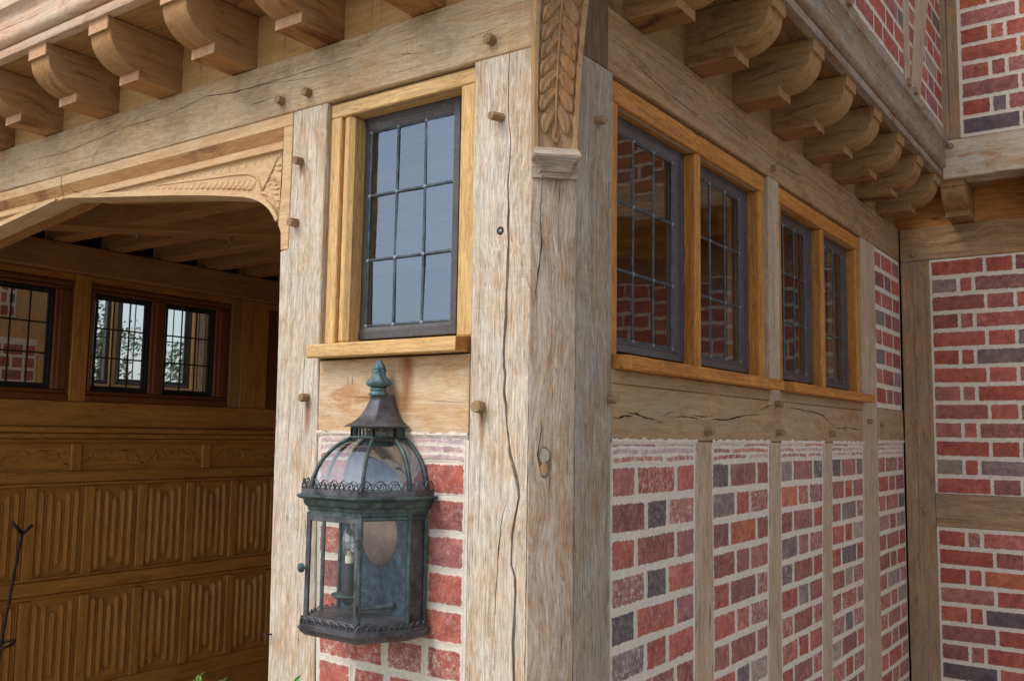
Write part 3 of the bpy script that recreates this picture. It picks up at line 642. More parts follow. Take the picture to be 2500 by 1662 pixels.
# ------------------------------------------------------------------ right wall studs and rails
def leanpost(bm, e, z0, z1, x0=-.13, x1=0.0):
    f = rl(*e); sweep(bm, lambda z: bev([(x0, f(z)[0]), (x1, f(z)[0]), (x1, f(z)[1]), (x0, f(z)[1])], .002), 2, z0, z1, .08, .0006, .0015)
SE = [((.636, .628, .726, .7295), 'first narrow pale oak stud between brick panels of the right wall'), ((1.141, 1.122, 1.227, 1.219), 'middle pale oak stud below the gap between the double windows'), ((1.647, 1.618, 1.734, 1.7075), 'third pale oak stud between brick panels of the right wall')]
xfr = lambda a, b: (.0006, a, b)
for e_, lab in SE:
    bm = bmesh.new(); leanpost(bm, e_, 0, 1.639); c_ = (e_[0] + e_[2]) / 2
    for k in range(3):
        yy = c_ + random.uniform(-.03, .03) - .01; z0 = random.uniform(1.2, 1.6); crack(bm, [(yy, z0), (yy - .003, z0 - .1), (yy - .004, z0 - .2)], xfr, .0009)
    tag(finish('wall_stud', bm, 'stud', None, 2, mats=['stud', 'crack']), lab, 'stud', 'studs of the right wall')
bm = bmesh.new(); f_ = lambda z: (lerp(2.107, 2.150, (z - 1.15) / 1.2), lerp(2.318, 2.340, (z - 1.15) / 1.2))
sweep(bm, lambda z: bev([(-.13, f_(z)[0]), (0, f_(z)[0]), (0, f_(z)[1]), (-.13, f_(z)[1])], .002), 2, 0, 2.425, .08, .0006, .0015)
crack(bm, [(2.24, 2.2), (2.235, 1.9), (2.238, 1.6)], xfr, .0011); crack(bm, [(2.20, 1.5), (2.195, 1.2)], xfr, .0011)
EP = thing('end_post', 'wide pale oak post at the far end of the windows on the right wall', 'post'); finish('post_shaft', bm, 'stud', EP, 2, mats=['stud', 'crack'])
peg(EP, (0, 2.185, 1.719), (1, 0, 0), .02, .010)
bm = bmesh.new(); sweep(bm, bev(rect(-.13, 0, 1.142, 1.231), .002), 2, 1.742, 2.425, .08, .0006, .0015)
for v in bm.verts: v.co.y += (v.co.z - 1.75) * .012
crack(bm, [(1.18, 2.35), (1.185, 2.1), (1.182, 1.9)], xfr, .0012)
WP = thing('window_post', 'grey oak post between the two double windows of the right wall', 'post'); finish('post_shaft', bm, 'stud', WP, 2, mats=['stud', 'crack'])
RA = thing('sill_rail', 'stained oak rail with a jagged horizontal split, under the right wall windows', 'rail')
bm = bmesh.new(); sweep(bm, bev(rect(-.13, 0, 1.641, 1.7595), .0025), 1, .2125, 2.118, .08, .0008, .0015)
sweep(bm, bev(rect(-.13, -.0008, 1.7605, 1.7895), .0015), 1, .2125, 1.138, .08, .0005, .0015); sweep(bm, bev(rect(-.13, -.0008, 1.7605, 1.7895), .0015), 1, 1.2345, 2.122, .08, .0005, .0015)
for pts, wd in (([(.214, 1.687), (.241, 1.687), (.270, 1.695), (.308, 1.693)], .0035), ([(.275, 1.702), (.317, 1.698), (.362, 1.692), (.422, 1.688)], .0036), ([(.41, 1.684), (.459, 1.682)], .002), ([(.44, 1.695), (.48, 1.706), (.52, 1.708)], .0016),
                ([(.513, 1.698), (.604, 1.698), (.66, 1.694)], .0032), ([(.60, 1.703), (.68, 1.701), (.74, 1.704)], .0028), ([(.69, 1.694), (.76, 1.695), (.83, 1.697), (.9, 1.706), (.974, 1.714)], .004), ([(.95, 1.712), (1.066, 1.717)], .0018),
                ([(1.048, 1.727), (1.13, 1.743), (1.174, 1.748)], .003), ([(1.274, 1.745), (1.367, 1.743), (1.557, 1.736), (1.633, 1.730), (1.711, 1.705), (1.80, 1.692)], .0032), ([(1.76, 1.688), (1.88, 1.69), (1.941, 1.696)], .003), ([(1.92, 1.692), (2.099, 1.687)], .003)):
    crack(bm, pts, xfr, wd, dens=.008)
finish('rail_body', bm, 'rail', RA, 1, mats=['rail', 'crack'])
for yy, zz in ((.689, 1.665), (1.197, 1.667), (1.709, 1.668), (1.19, 1.752)): peg(RA, (0, yy, zz), (1, 0, 0), .024, .0115)
bm = bmesh.new(); box(bm, -.13, 0, 2.343, 2.757, 1.648, 1.776, .002, 1)
R2 = thing('short_rail', 'short oak rail between the two brick panels in the inner corner', 'rail'); finish('rail_body', bm, 'rail', R2, 1); peg(R2, (0, 2.37, 1.712), (1, 0, 0), .02, .010)
bm = bmesh.new()
sweep(bm, bev(rect(.003, .12, 1.6485, 1.8125), .002), 0, -.652, -.2135, .08, .0006, .0015)
crack(bm, [(-.5745, 1.730), (-.44, 1.724), (-.3827, 1.722)], lambda a, b: (a, .0022, b), .0009); crack(bm, [(-.33, 1.719), (-.214, 1.713)], lambda a, b: (a, .0022, b), .0007)
for xx in (-.56, -.545, -.50): crack(bm, [(xx, 1.78), (xx + .001, 1.75)], lambda a, b: (a, .0022, b), .0014)
AB = tag(finish('apron_board', bm, 'apron', None, 0, mats=['apron', 'crack']), 'stained oak panel between the single window sill and the brickwork, behind the lantern finial', 'panel')
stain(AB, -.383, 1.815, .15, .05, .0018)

bm = bmesh.new(); box(bm, -.5, 1.75, 2.905, 3.02, 0, 4.2, .004, 0); tag(finish('wing_backing', bm, 'gap', None, 0), 'added dark backing wall blocking sky gaps, hidden behind the far wing brickwork', 'wall')  # added backing so no sky shows through gaps in the wing
bm = bmesh.new(); box(bm, -.13, -.012, 2.70, 2.90, 0, 2.56, .002, 2); tag(finish('corner_filler', bm, 'gap', None, 2), 'added dark filler blocking the sky behind the narrow joint of the inner corner', 'batten')  # added filler, keeps the sky from showing through the corner joint
# far wing timbers
BG = thing('wall_beam', 'grey-brown head beam of the far wing wall', 'beam'); bm = bmesh.new(); box(bm, .003, 1.75, 2.76, 2.9, 2.4225, 2.566, .003, 0)
for k in range(12):
    x0 = random.uniform(.05, .6); z0 = random.uniform(2.44, 2.55); crack(bm, [(x0, z0), (x0 + .08, z0 + random.uniform(-.003, .004)), (x0 + .16, z0)], lambda a, b: (a, 2.7594, b), .0013)
finish('beam_body', bm, 'girt_r', BG, 0, mats=['girt_r', 'crack']); peg(BG, (.061, 2.76, 2.452), (0, -1, 0), .02, .012)
BP = thing('inner_corner_post', 'tan oak post in the inner corner where the far wing meets the right wall', 'post'); bm = bmesh.new(); box(bm, .003, .1175, 2.76, 2.9, 0, 2.4215, .003, 2)
crack(bm, [(.05, 2.38), (.052, 2.1), (.054, 1.8), (.052, 1.4), (.05, 1.0)], lambda a, b: (a, 2.7594, b), .0014)
finish('post_shaft', bm, 'backrail', BP, 2, mats=['backrail', 'crack']); peg(BP, (.079, 2.76, 1.362), (0, -1, 0), .02, .010)
bm = bmesh.new(); box(bm, .1185, 1.75, 2.76, 2.88, 1.298, 1.432, .002, 0); tag(finish('mid_rail', bm, 'backrail', None, 0), 'blotchy grey-brown oak rail across the far wing brickwork', 'rail')
BR = thing('bressumer', 'bleached blotchy oak bressumer carrying the upper storey of the far wing', 'beam'); bm = bmesh.new(); box(bm, .2285, 1.8, 2.52, 2.64, 2.704, 2.862, .003, 0); finish('beam_body', bm, 'bress', BR, 0)
peg(BR, (.263, 2.52, 2.836), (0, -1, 0), .02, .011)
bm = bmesh.new(); box(bm, -.1, 1.75, 2.6405, 2.771, 2.716, 2.74, .002, 0); tag(finish('jetty_soffit', bm, 'soffit', None, 0), 'brown soffit strip under the far wing jetty', 'soffit')
bm = bmesh.new(); box(bm, .2585, .2985, 2.52, 2.62, 2.8635, 4.2, .002, 2); box(bm, .22, .2575, 2.521, 2.62, 2.8635, 4.2, .002, 2); tag(finish('upper_post', bm, 'backrail', None, 2), 'brown upper-storey corner post above the bleached bressumer', 'post')
def ustud(label, y00, y01, y10, y11, z0=2.8845, z1=4.0):
    bm = bmesh.new(); zz = lambda a, b, z: lerp(a, b, (z - 2.9) / .4)
    sweep(bm, lambda z: bev([(.2, zz(y00, y10, z)), (.2435, zz(y00, y10, z)), (.2435, zz(y01, y11, z)), (.2, zz(y01, y11, z))], .002), 2, z0, z1, .1, .0005, 0)
    tag(finish('upper_stud', bm, 'stud', None, 2), label, 'stud', 'upper storey studs above the right jetty')
ustud('vertical pale stud in the upper-storey brickwork above the right jetty', 1.842, 1.912, 1.848, 1.918)
ustud('leaning pale brace in the upper-storey brickwork above the right jetty', 1.945, 2.07, 2.055, 2.24, z1=3.9)
ustud('nearest pale stud above the right jetty fascia, at the top picture edge', 1.06, 1.17, 1.07, 1.19)

# ------------------------------------------------------------------ windows
def mapper(kind):
    return {'L': lambda u, w_, z: (u, -w_, z), 'R': lambda u, w_, z: (w_, u, z), 'W': lambda u, w_, z: (-3.1 + w_, u, z), 'V': lambda u, w_, z: (-4.6 + w_, u, z)}[kind]
def bar(bm, mp, u0, u1, w0, w1, z0, z1, along, r=.002, jit=.0, dt=.2):
    if along == 'u': sweep(bm, bev([(w0, z0), (w1, z0), (w1, z1), (w0, z1)], r), 0, u0, u1, dt, jit, r * .6, map3=lambda ax, t, a, b: mp(t, a, b))
    else: sweep(bm, bev([(u0, w0), (u1, w0), (u1, w1), (u0, w1)], r), 0, z0, z1, dt, jit, r * .6, map3=lambda ax, t, a, b: mp(a, b, t))
def casement(parent, mp, u0, u1, z0, z1, g0, g1, h0, h1, wf, wg, nv, nh, mat='casement', lead='lead', seed=0):
    """outer rect u0..u1,z0..z1 at depth wf ; glass rect g0..g1,h0..h1 at depth wg"""
    bm = bmesh.new(); lip = .017 if mat == 'casement' else .01
    rings = [(u0, u1, z0, z1, wf - .045), (u0, u1, z0, z1, wf - .001), (u0 + .001, u1 - .001, z0 + .001, z1 - .001, wf), (u0 + lip - .001, u1 - lip + .001, z0 + lip - .001, z1 - lip + .001, wf), (u0 + lip, u1 - lip, z0 + lip, z1 - lip, wf - .0015),
             (g0 - .003, g1 + .003, h0 - .003, h1 + .003, wg + .002), (g0 + .001, g1 - .001, h0 + .001, h1 - .001, wg + .001), (g0 + .001, g1 - .001, h0 + .001, h1 - .001, wg - .012), (u0 + lip, u1 - lip, z0 + lip, z1 - lip, wf - .045)]
    vr = [[bm.verts.new(mp(*q)) for q in ((a, e_, c), (b, e_, c), (b, e_, d_), (a, e_, d_))] for a, b, c, d_, e_ in rings]
    for a, b in zip(vr, vr[1:] + vr[:1]):
        for k in range(4): bm.faces.new((a[k], a[(k + 1) % 4], b[(k + 1) % 4], b[k]))
    cs = finish('casement', bm, mat, parent, 2)
    bm = bmesh.new(); rr = random.Random(seed)
    us = [lerp(g0, g1, i / nv) for i in range(nv + 1)]; zs = [lerp(h0, h1, i / nh) for i in range(nh + 1)]
    for i in range(nv):
        for j in range(nh):
            t1, t2 = rr.uniform(-.0012, .0012), rr.uniform(-.0012, .0012)
            q = [bm.verts.new(mp(*p_)) for p_ in ((us[i], wg - t1 - t2, zs[j]), (us[i + 1], wg + t1 - t2, zs[j]), (us[i + 1], wg + t1 + t2, zs[j + 1]), (us[i], wg - t1 + t2, zs[j + 1]))]
            bm.faces.new(q)
    finish('glass', bm, 'glass' if mp(0, 1, 0)[1] < -.5 else 'glass_r', cs)
    bm = bmesh.new(); lw = .0038
    def came(a, b):
        d = Vector(b) - Vector(a); l = d.length; d.normalize(); sx = Vector((-d[2], 0, d[0])); n = 6; P = []
        for k in range(n + 1):
            c = Vector(a) + d * (l * k / n) + sx * rr.uniform(-.0004, .0004)
            P.append([mp(*(c + sx * lw * q + Vector((0, h_, 0)))) for q, h_ in ((-1, .0006), (-.75, .002), (0, .0029), (.75, .002), (1, .0006), (1, -.002), (-1, -.002))])
        R_ = [[bm.verts.new(x) for x in q] for q in P]
        for x, y in zip(R_, R_[1:]):
            for k in range(7): bm.faces.new((x[k], x[(k + 1) % 7], y[(k + 1) % 7], y[k]))
    for i in range(nv + 1): came((us[i], wg, zs[0]), (us[i], wg, zs[-1]))
    for j in range(nh + 1): came((us[0], wg + (.0006 if 0 < j < nh else 0), zs[j]), (us[-1], wg + (.0006 if 0 < j < nh else 0), zs[j]))
    for i in range(nv + 1):
        for j in range(nh + 1):
            n = 8; c = (us[i], wg + .0042, zs[j]); rd = .005
            top = bm.verts.new(mp(*c)); ring = [bm.verts.new(mp(c[0] + rd * math.cos(k * math.pi / 4), wg + .002, c[2] + rd * math.sin(k * math.pi / 4))) for k in range(n)]
            mid = [bm.verts.new(mp(c[0] + rd * .7 * math.cos(k * math.pi / 4), wg + .0038, c[2] + rd * .7 * math.sin(k * math.pi / 4))) for k in range(n)]
            for k in range(n):
                f = bm.faces.new((ring[k], ring[(k + 1) % n], mid[(k + 1) % n], mid[k])); f.material_index = 1
                f = bm.faces.new((mid[k], mid[(k + 1) % n], top)); f.material_index = 1
    finish('leading', bm, lead, cs, smooth=True, mats=[lead, 'solder' if lead == 'lead' else lead])
    return cs
def sill(parent, mp, u0, u1, w0, w1, z0, z1, mat, slope=.012):
    bm = bmesh.new()
    sec = [(w0, z0 + .002), (w1 - .032, z0 + .002), (w1 - .028, z0 + .007), (w1 - .022, z0 + .007), (w1 - .018, z0 + .001), (w1 - .004, z0), (w1, z0 + .003), (w1, z1 - .004), (w1 - .003, z1 - .0005), (w0, z1 + slope)]
    sweep(bm, sec, 0, u0, u1, .1, .0003, .0012, map3=lambda ax, t, a, b: mp(t, a, b))
    ax_ = 0 if mp(1, 0, 0)[0] > .5 else 1
    bmesh.ops.recalc_face_normals(bm, faces=bm.faces); bm.normal_update()
    for f in bm.faces:
        if abs(f.normal[ax_]) > .9: f.material_index = 1
    return finish('sill', bm, mat, parent, ax_, mats=[mat, 'golden_e'])
# left window (single light)
mpL = mapper('L'); WL = thing('leaded_window', 'single leaded window with pale golden oak frame above the wall lantern', 'window')
bm = bmesh.new()
bar(bm, mpL, -.6525, -.2155, -.10, -.012, 2.3885, 2.4235, 'u', .0025); finish('frame_head', bm, 'golden', WL, 0); bm = bmesh.new()
bar(bm, mpL, -.6515, -.6185, -.10, -.0125, 1.852, 2.3882, 'z', .0025); bar(bm, mpL, -.617, -.584, -.10, -.015, 1.852, 2.3882, 'z', .010)
bar(bm, mpL, -.2595, -.2155, -.10, -.0125, 1.852, 2.3882, 'z', .004)
finish('frame_jambs', bm, 'golden', WL, 2)
sill(WL, mpL, -.6525, -.2175, -.10, .04, 1.8145, 1.8465, 'golden')
casement(WL, mpL, -.6125, -.2935, 1.8625, 2.390, -.568, -.3125, 1.8935, 2.3545, -.055, -.064, 3, 3, seed=1)
bm = bmesh.new(); box(bm, -.6535, -.2145, .022, .03, 2.388, 2.4268, .0005, 0); box(bm, -.6548, -.6525, .014, .06, 1.85, 2.4268, .0005, 2); finish('sealant_bead', bm, 'seal', WL)
# right windows
mpR = mapper('R')
def double(label, f0, o0, m0, m1, o1, f1, s0, s1, g, sd):
    Wn = thing('leaded_window', label, 'window'); bm = bmesh.new()
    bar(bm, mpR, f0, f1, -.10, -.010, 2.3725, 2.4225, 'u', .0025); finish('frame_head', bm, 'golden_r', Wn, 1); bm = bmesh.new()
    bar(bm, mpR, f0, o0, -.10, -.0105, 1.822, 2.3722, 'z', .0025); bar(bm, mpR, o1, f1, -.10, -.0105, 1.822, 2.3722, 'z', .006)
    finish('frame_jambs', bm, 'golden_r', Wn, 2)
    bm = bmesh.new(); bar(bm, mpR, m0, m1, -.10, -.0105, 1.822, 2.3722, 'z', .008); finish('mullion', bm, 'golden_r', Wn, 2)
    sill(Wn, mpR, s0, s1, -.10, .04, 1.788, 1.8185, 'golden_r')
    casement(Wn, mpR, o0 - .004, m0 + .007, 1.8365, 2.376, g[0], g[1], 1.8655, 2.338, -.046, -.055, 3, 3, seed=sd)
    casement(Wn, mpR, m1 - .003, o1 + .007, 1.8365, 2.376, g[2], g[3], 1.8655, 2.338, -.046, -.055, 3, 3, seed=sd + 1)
    bm = bmesh.new(); box(bm, -.03, -.02, f0, f1, 2.372, 2.4255, .0005, 1); box(bm, -.06, -.012, f1, f1 + .002, 1.82, 2.4255, .0005, 2); finish('sealant_bead', bm, 'seal', Wn)
double('near double leaded window in orange oak frame, right of the corner post', .2115, .2525, .664, .694, 1.101, 1.138, .224, 1.150, (.302, .612, .742, 1.052), 5)
double('far double leaded window in orange oak frame, beside the grey window post', 1.236, 1.285, 1.69, 1.721, 2.112, 2.150, 1.237, 2.148, (1.325, 1.635, 1.756, 2.068), 9)

# ------------------------------------------------------------------ carved corner brace
BC = thing('carved_brace', 'curved oak corner brace carved with hanging leaves, on a moulded foot', 'brace')
OP = [(.013, 2.200), (.014, 2.25), (.016, 2.30), (.022, 2.35), (.031, 2.40), (.044, 2.45), (.058, 2.49), (.085, 2.54), (.13, 2.59), (.20, 2.645), (.30, 2.705)]
def opo(z):
    for a, b in zip(OP, OP[1:]):
        if z <= b[1]: return lerp(a[0], b[0], (z - a[1]) / (b[1] - a[1]))
    return OP[-1][0]
bm = bmesh.new(); rings = []
zs_ = [2.2 + i * .0126 for i in range(41)]
for z in zs_:
    o_ = opo(z); hw = .0462 + min(.0075, max(0, (z - 2.25) * .027))
    sec = [(-hw, 0), (-hw, o_ - .002), (-hw + .002, o_), (-hw + .0095, o_), (-hw + .0125, o_ - .007), (hw - .0125, o_ - .007), (hw - .0095, o_), (hw - .002, o_), (hw, o_ - .002), (hw, 0)]
    rings.append([bm.verts.new(dg(s_, z, q + .0008)) for s_, q in sec])
for a, b in zip(rings, rings[1:]):
    for k in range(9): bm.faces.new((a[k], a[k + 1], b[k + 1], b[k]))
bm.faces.new(rings[0]); bm.faces.new(rings[-1])
finish('brace_body', bm, 'brace', BC, 2)
def leaf(bm, base, tip, wd, ht, surf, bend=0.0, n=7, mcol=5, vein=True):
    """relief leaf: base, tip in (s,z) ; surf(s,z,h)->3D"""
    bx, bz = base; tx, tz = tip; dx, dz = tx - bx, tz - bz; L_ = math.hypot(dx, dz); nx, nz = -dz / L_, dx / L_; g = []
    for i in range(n + 1):
        t = i / n; wv = wd * math.sin(math.pi * min(1, t * .80 + .12)) ** .8 * (1 if t < .99 else .05); cb = bend * math.sin(math.pi * t); row = []
        for j in range(mcol + 1):
            q = -1 + 2 * j / mcol; s_ = bx + dx * t + nx * (cb + q * wv * .5); z = bz + dz * t + nz * (cb + q * wv * .5)
            h_ = ht * (1 - q * q) ** .5 * (.35 + .65 * t) if abs(q) < 1 else 0
            if vein and abs(q) < .25: h_ *= .62
            row.append(bm.verts.new(surf(s_, z, h_)))
        g.append(row)
    for i in range(n):
        for j in range(mcol): bm.faces.new((g[i][j], g[i][j + 1], g[i + 1][j + 1], g[i + 1][j]))
bm = bmesh.new(); sf = lambda s_, z, h_: dg(s_, z, opo(z) - .0065 + h_ + .0008)
z = 2.262; k = 0
leaf(bm, (0, 2.262), (.001, 2.226), .020, .007, sf)
while z < 2.66:
    for sg in (-1, 1):
        leaf(bm, (sg * .002, z + .040), (sg * ((.031 + .1 * max(0, z - 2.3) * .2) if k else .023), z - (.006 if k else .018)), .027, .0095, sf, bend=sg * .006, n=8, mcol=7)
    z += .0335; k += 1
for i in range(40):
    pass
tube(bm, [dg(0, 2.24 + i * .012, opo(2.24 + i * .012) - .0035) for i in range(36)], .0028, 6)
finish('carved_leaves', bm, 'brace_f', BC, 2, smooth=True)
bm = bmesh.new()
def foot(z, hw, o_): return [bm.verts.new(dg(s_, z, q + .001)) for s_, q in ((-hw, 0), (-hw, o_), (hw, o_), (hw, 0))]
fr = [foot(*q) for q in ((2.156, .0285, .0), (2.156, .0285, .012), (2.1665, .0285, .013), (2.1667, .031, .0155), (2.170, .031, .016), (2.176, .0315, .018), (2.183, .0345, .0225), (2.189, .040, .029), (2.1925, .0462, .034), (2.1965, .0475, .0355), (2.206, .0455, .028), (2.2145, .044, .018))]
for a, b in zip(fr, fr[1:]):
    for k in range(4): bm.faces.new((a[k], a[(k + 1) % 4], b[(k + 1) % 4], b[k]))
bm.faces.new(fr[0]); bm.faces.new(fr[-1])
q = [foot(2.157, .0462, .003), foot(2.2, .0462, .003)]
for k in range(4): bm.faces.new((q[0][k], q[0][(k + 1) % 4], q[1][(k + 1) % 4], q[1][k]))
bm.faces.new(q[0])
finish('moulded_foot', bm, 'post_c', BC, (1, 1, 0))

# the open knot low on the chamfered face of the corner post
bm = bmesh.new(); ko = lambda sc_, o_: [bm.verts.new(dg(-.0135 + (.0115 * sc_) * math.sin(t) * (1 + .14 * math.sin(2 * t + 1)), 1.598 - (.030 * sc_) * math.cos(t), o_)) for t in [i * math.pi / 12 for i in range(24)]]
bm.faces.new(ko(1, .0022))
def lump(cs, cz, rs, rz, k, mi):
    c = bm.verts.new(dg(cs, cz, .0042)); R_ = [bm.verts.new(dg(cs + rs * math.cos(t) * (1 + .12 * math.sin(k * t + k)), cz + rz * math.sin(t) * (1 + .1 * math.cos(k * t)), .0026)) for t in [i * math.pi / 8 for i in range(16)]]
    for a_ in range(16): bm.faces.new((c, R_[a_], R_[(a_ + 1) % 16])).material_index = mi
lump(-.0132, 1.6105, .0098, .0140, 3, 1); lump(-.0138, 1.5845, .0082, .0125, 4, 2)
finish('knot', bm, 'endgrain', CP, 2, mats=['endgrain', 'post_r', 'girt_r'])
# ------------------------------------------------------------------ carved arch braces
AF = [(-.802, 2.085), (-.8045, 2.105), (-.809, 2.125), (-.816, 2.145), (-.8245, 2.160), (-.835, 2.176), (-.849, 2.192), (-.866, 2.205), (-.888, 2.218), (-.916, 2.229), (-.955, 2.239), (-1.01, 2.249), (-1.10, 2.263), (-1.245, 2.283), (-1.40, 2.302), (-1.525, 2.317), (-1.66, 2.333), (-1.761, 2.346), (-1.83, 2.356)]
FD = [(-.814, 2.339), (-1.575, 2.339), (-1.45, 2.325), (-1.313, 2.309), (-1.10, 2.279), (-.985, 2.262), (-.935, 2.252), (-.895, 2.240), (-.866, 2.225), (-.843, 2.206), (-.827, 2.188), (-.815, 2.168)]
def prism(bm, poly, y0, y1, fl, mi=0, bevel=.0015):
    pl = [(fl(x), z) for x, z in poly]; inn = offs(pl, bevel)
    A_ = [bm.verts.new((x, y1, z)) for x, z in pl]; B_ = [bm.verts.new((x, y0 + bevel, z)) for x, z in pl]; C_ = [bm.verts.new((x, y0, z)) for x, z in inn]
    n = len(pl)
    for k in range(n):
        for p_, q_ in ((A_, B_), (B_, C_)): bm.faces.new((p_[k], p_[(k + 1) % n], q_[(k + 1) % n], q_[k])).material_index = mi
    f1 = bm.faces.new(C_); f2 = bm.faces.new(A_); f1.material_index = f2.material_index = mi
    bmesh.ops.triangulate(bm, faces=[f1, f2])
def arch(label, fl):
    A_ = thing('arch_brace', label, 'brace'); bm = bmesh.new()
    out = [(-.7735, 2.4255), (-.7735, 2.0855)] + AF + [(-1.83, 2.4255)]
    prism(bm, out, .0105, .072, fl)
    back = [(-.7735, 2.4255), (-.7735, 2.0855)] + [(x - .004 - .010 * min(1, (z - 2.085) * 12), z + .012 * min(1, (z - 2.085) * 12)) for x, z in AF[:-1]] + [(-1.829, 2.370), (-1.829, 2.4255)]
    prism(bm, back, .0722, .139, fl, 2)
    prism(bm, [(-.7738, 2.4252), (-1.829, 2.4252), (-1.829, 2.3945), (-.7738, 2.3945)], -.0005, .012, fl)       # top fillet
    prism(bm, [(-.7738, 2.394), (-.806, 2.394), (-.8065, 2.25), (-.8135, 2.225), (-.8135, 2.15), (-.803, 2.13), (-.8008, 2.0858), (-.7738, 2.0858)], -.0005, .012, fl)   # right fillet
    prism(bm, [(-.807, 2.3525), (-.8065, 2.340), (-1.60, 2.340), (-1.78, 2.3505), (-1.75, 2.3525)], -.0004, .012, fl, bevel=.0008)
    # arch rim
    rim_ = [(x, z) for x, z in AF if z > 2.13][1:]
    up = [(-.8165, 2.166), (-.829, 2.186), (-.845, 2.204), (-.868, 2.223), (-.897, 2.238), (-.937, 2.250), (-.987, 2.260), (-1.10, 2.277), (-1.313, 2.307), (-1.45, 2.323), (-1.575, 2.3375), (-1.70, 2.3455), (-1.80, 2.3575)]
    low = [(-.8245, 2.1603), (-.835, 2.1763), (-.849, 2.1923), (-.866, 2.2053), (-.888, 2.2183), (-.916, 2.2293), (-.955, 2.2393), (-1.10, 2.2633), (-1.245, 2.2833), (-1.40, 2.3023), (-1.525, 2.3173), (-1.66, 2.3333), (-1.80, 2.352)]
    for i in range(len(up) - 1):
        prism(bm, [up[i], up[i + 1], low[i + 1], low[i]], -.0003, .012, fl, bevel=.0)
    # cove band
    v = [bm.verts.new((fl(x), y, z)) for x, y, z in ((-.8065, .001, 2.3943), (-1.829, .001, 2.3943), (-1.829, .014, 2.3528), (-.8065, .014, 2.3528))]
    bm.faces.new(v).material_index = 1
    crack(bm, [(-1.795, 2.394), (-1.80, 2.375), (-1.812, 2.357)], lambda a, b: (fl(a), -.0012, b), .0022, mi=3); crack(bm, [(-1.70, 2.352), (-1.76, 2.366), (-1.79, 2.39)], lambda a, b: (fl(a), .0005, b), .0018, mi=3)
    finish('spandrel_board', bm, 'carved', A_, 0, mats=['carved', 'soffit', 'inner_beam', 'crack'])
    bm = bmesh.new(); sf = lambda s_, z, h_: (fl(s_), .0108 - h_ * .62, z)
    # rope of small lobes along the lower edge
    for i in range(22):
        t = i / 21; x = lerp(-1.48, -.93, t ** .8); zl = pathx([(2.331, -1.48), (2.309, -1.313), (2.279, -1.10), (2.262, -.985), (2.250, -.93)], x) if 0 else None
        zl = [a for a in [0]][0]
        pl = [(-1.48, 2.329), (-1.313, 2.310), (-1.10, 2.280), (-.985, 2.263), (-.93, 2.253)]
        for a, b in zip(pl, pl[1:]):
            if a[0] <= x <= b[0]: zl = lerp(a[1], b[1], (x - a[0]) / (b[0] - a[0]))
        if zl == 0: continue
        s_ = lerp(.2, 1, t)
        leaf(bm, (x + .014 * s_, zl + .026 * s_ + .002), (x - .016 * s_, zl + .004), .018 * s_ + .002, .009 * s_ + .001, sf, bend=.004 * s_, n=5, mcol=4, vein=False)
    # long stem curling into the leafy corner
    st = [(-1.35, 2.327), (-1.12, 2.313), (-1.0, 2.306), (-.945, 2.300), (-.915, 2.288), (-.900, 2.268), (-.892, 2.250)]
    tube(bm, [sf(x, z, .002) for x, z in st], [.001, .002, .0026, .003, .0032, .003, .002], 6)
    st = [(-.893, 2.246), (-.878, 2.262), (-.862, 2.285), (-.848, 2.305), (-.835, 2.330)]
    tube(bm, [sf(x, z, .003) for x, z in st], .0032, 6)
    st = [(-.893, 2.244), (-.870, 2.236), (-.850, 2.222), (-.835, 2.200), (-.826, 2.182)]
    tube(bm, [sf(x, z, .003) for x, z in st], [.0032, .003, .0028, .0022, .001], 6)
    for b_, t_, w__ in (((-.862, 2.285), (-.842, 2.272), .014), ((-.870, 2.275), (-.885, 2.300), .013), ((-.855, 2.296), (-.872, 2.318), .013), ((-.845, 2.31), (-.824, 2.305), .012), ((-.85, 2.30), (-.822, 2.29), .011), ((-.842, 2.318), (-.86, 2.334), .010), ((-.84, 2.32), (-.822, 2.333), .011),
                       ((-.88, 2.258), (-.855, 2.262), .014), ((-.87, 2.262), (-.835, 2.256), .012), ((-.865, 2.252), (-.825, 2.246), .013), ((-.86, 2.24), (-.828, 2.232), .012), ((-.85, 2.226), (-.824, 2.214), .011), ((-.838, 2.206), (-.824, 2.196), .008), ((-.86, 2.238), (-.852, 2.222), .009)):
        leaf(bm, b_, t_, w__, .008, sf, n=5, mcol=4)
    for i in range(16):
        x = lerp(-1.42, -.92, i / 15); leaf(bm, (x, 2.3375), (x - .006, 2.3375 - lerp(.006, .02, i / 15)), .012, .0035, sf, n=3, mcol=3, vein=False)
    finish('carved_foliage', bm, 'carved', A_, 0, smooth=True)
arch('carved spandrel brace with leaves on the right half of the Tudor arch', lambda x: x)
arch('mirrored carved spandrel brace on the left half of the arch, at the picture edge', lambda x: -3.6615 - x)

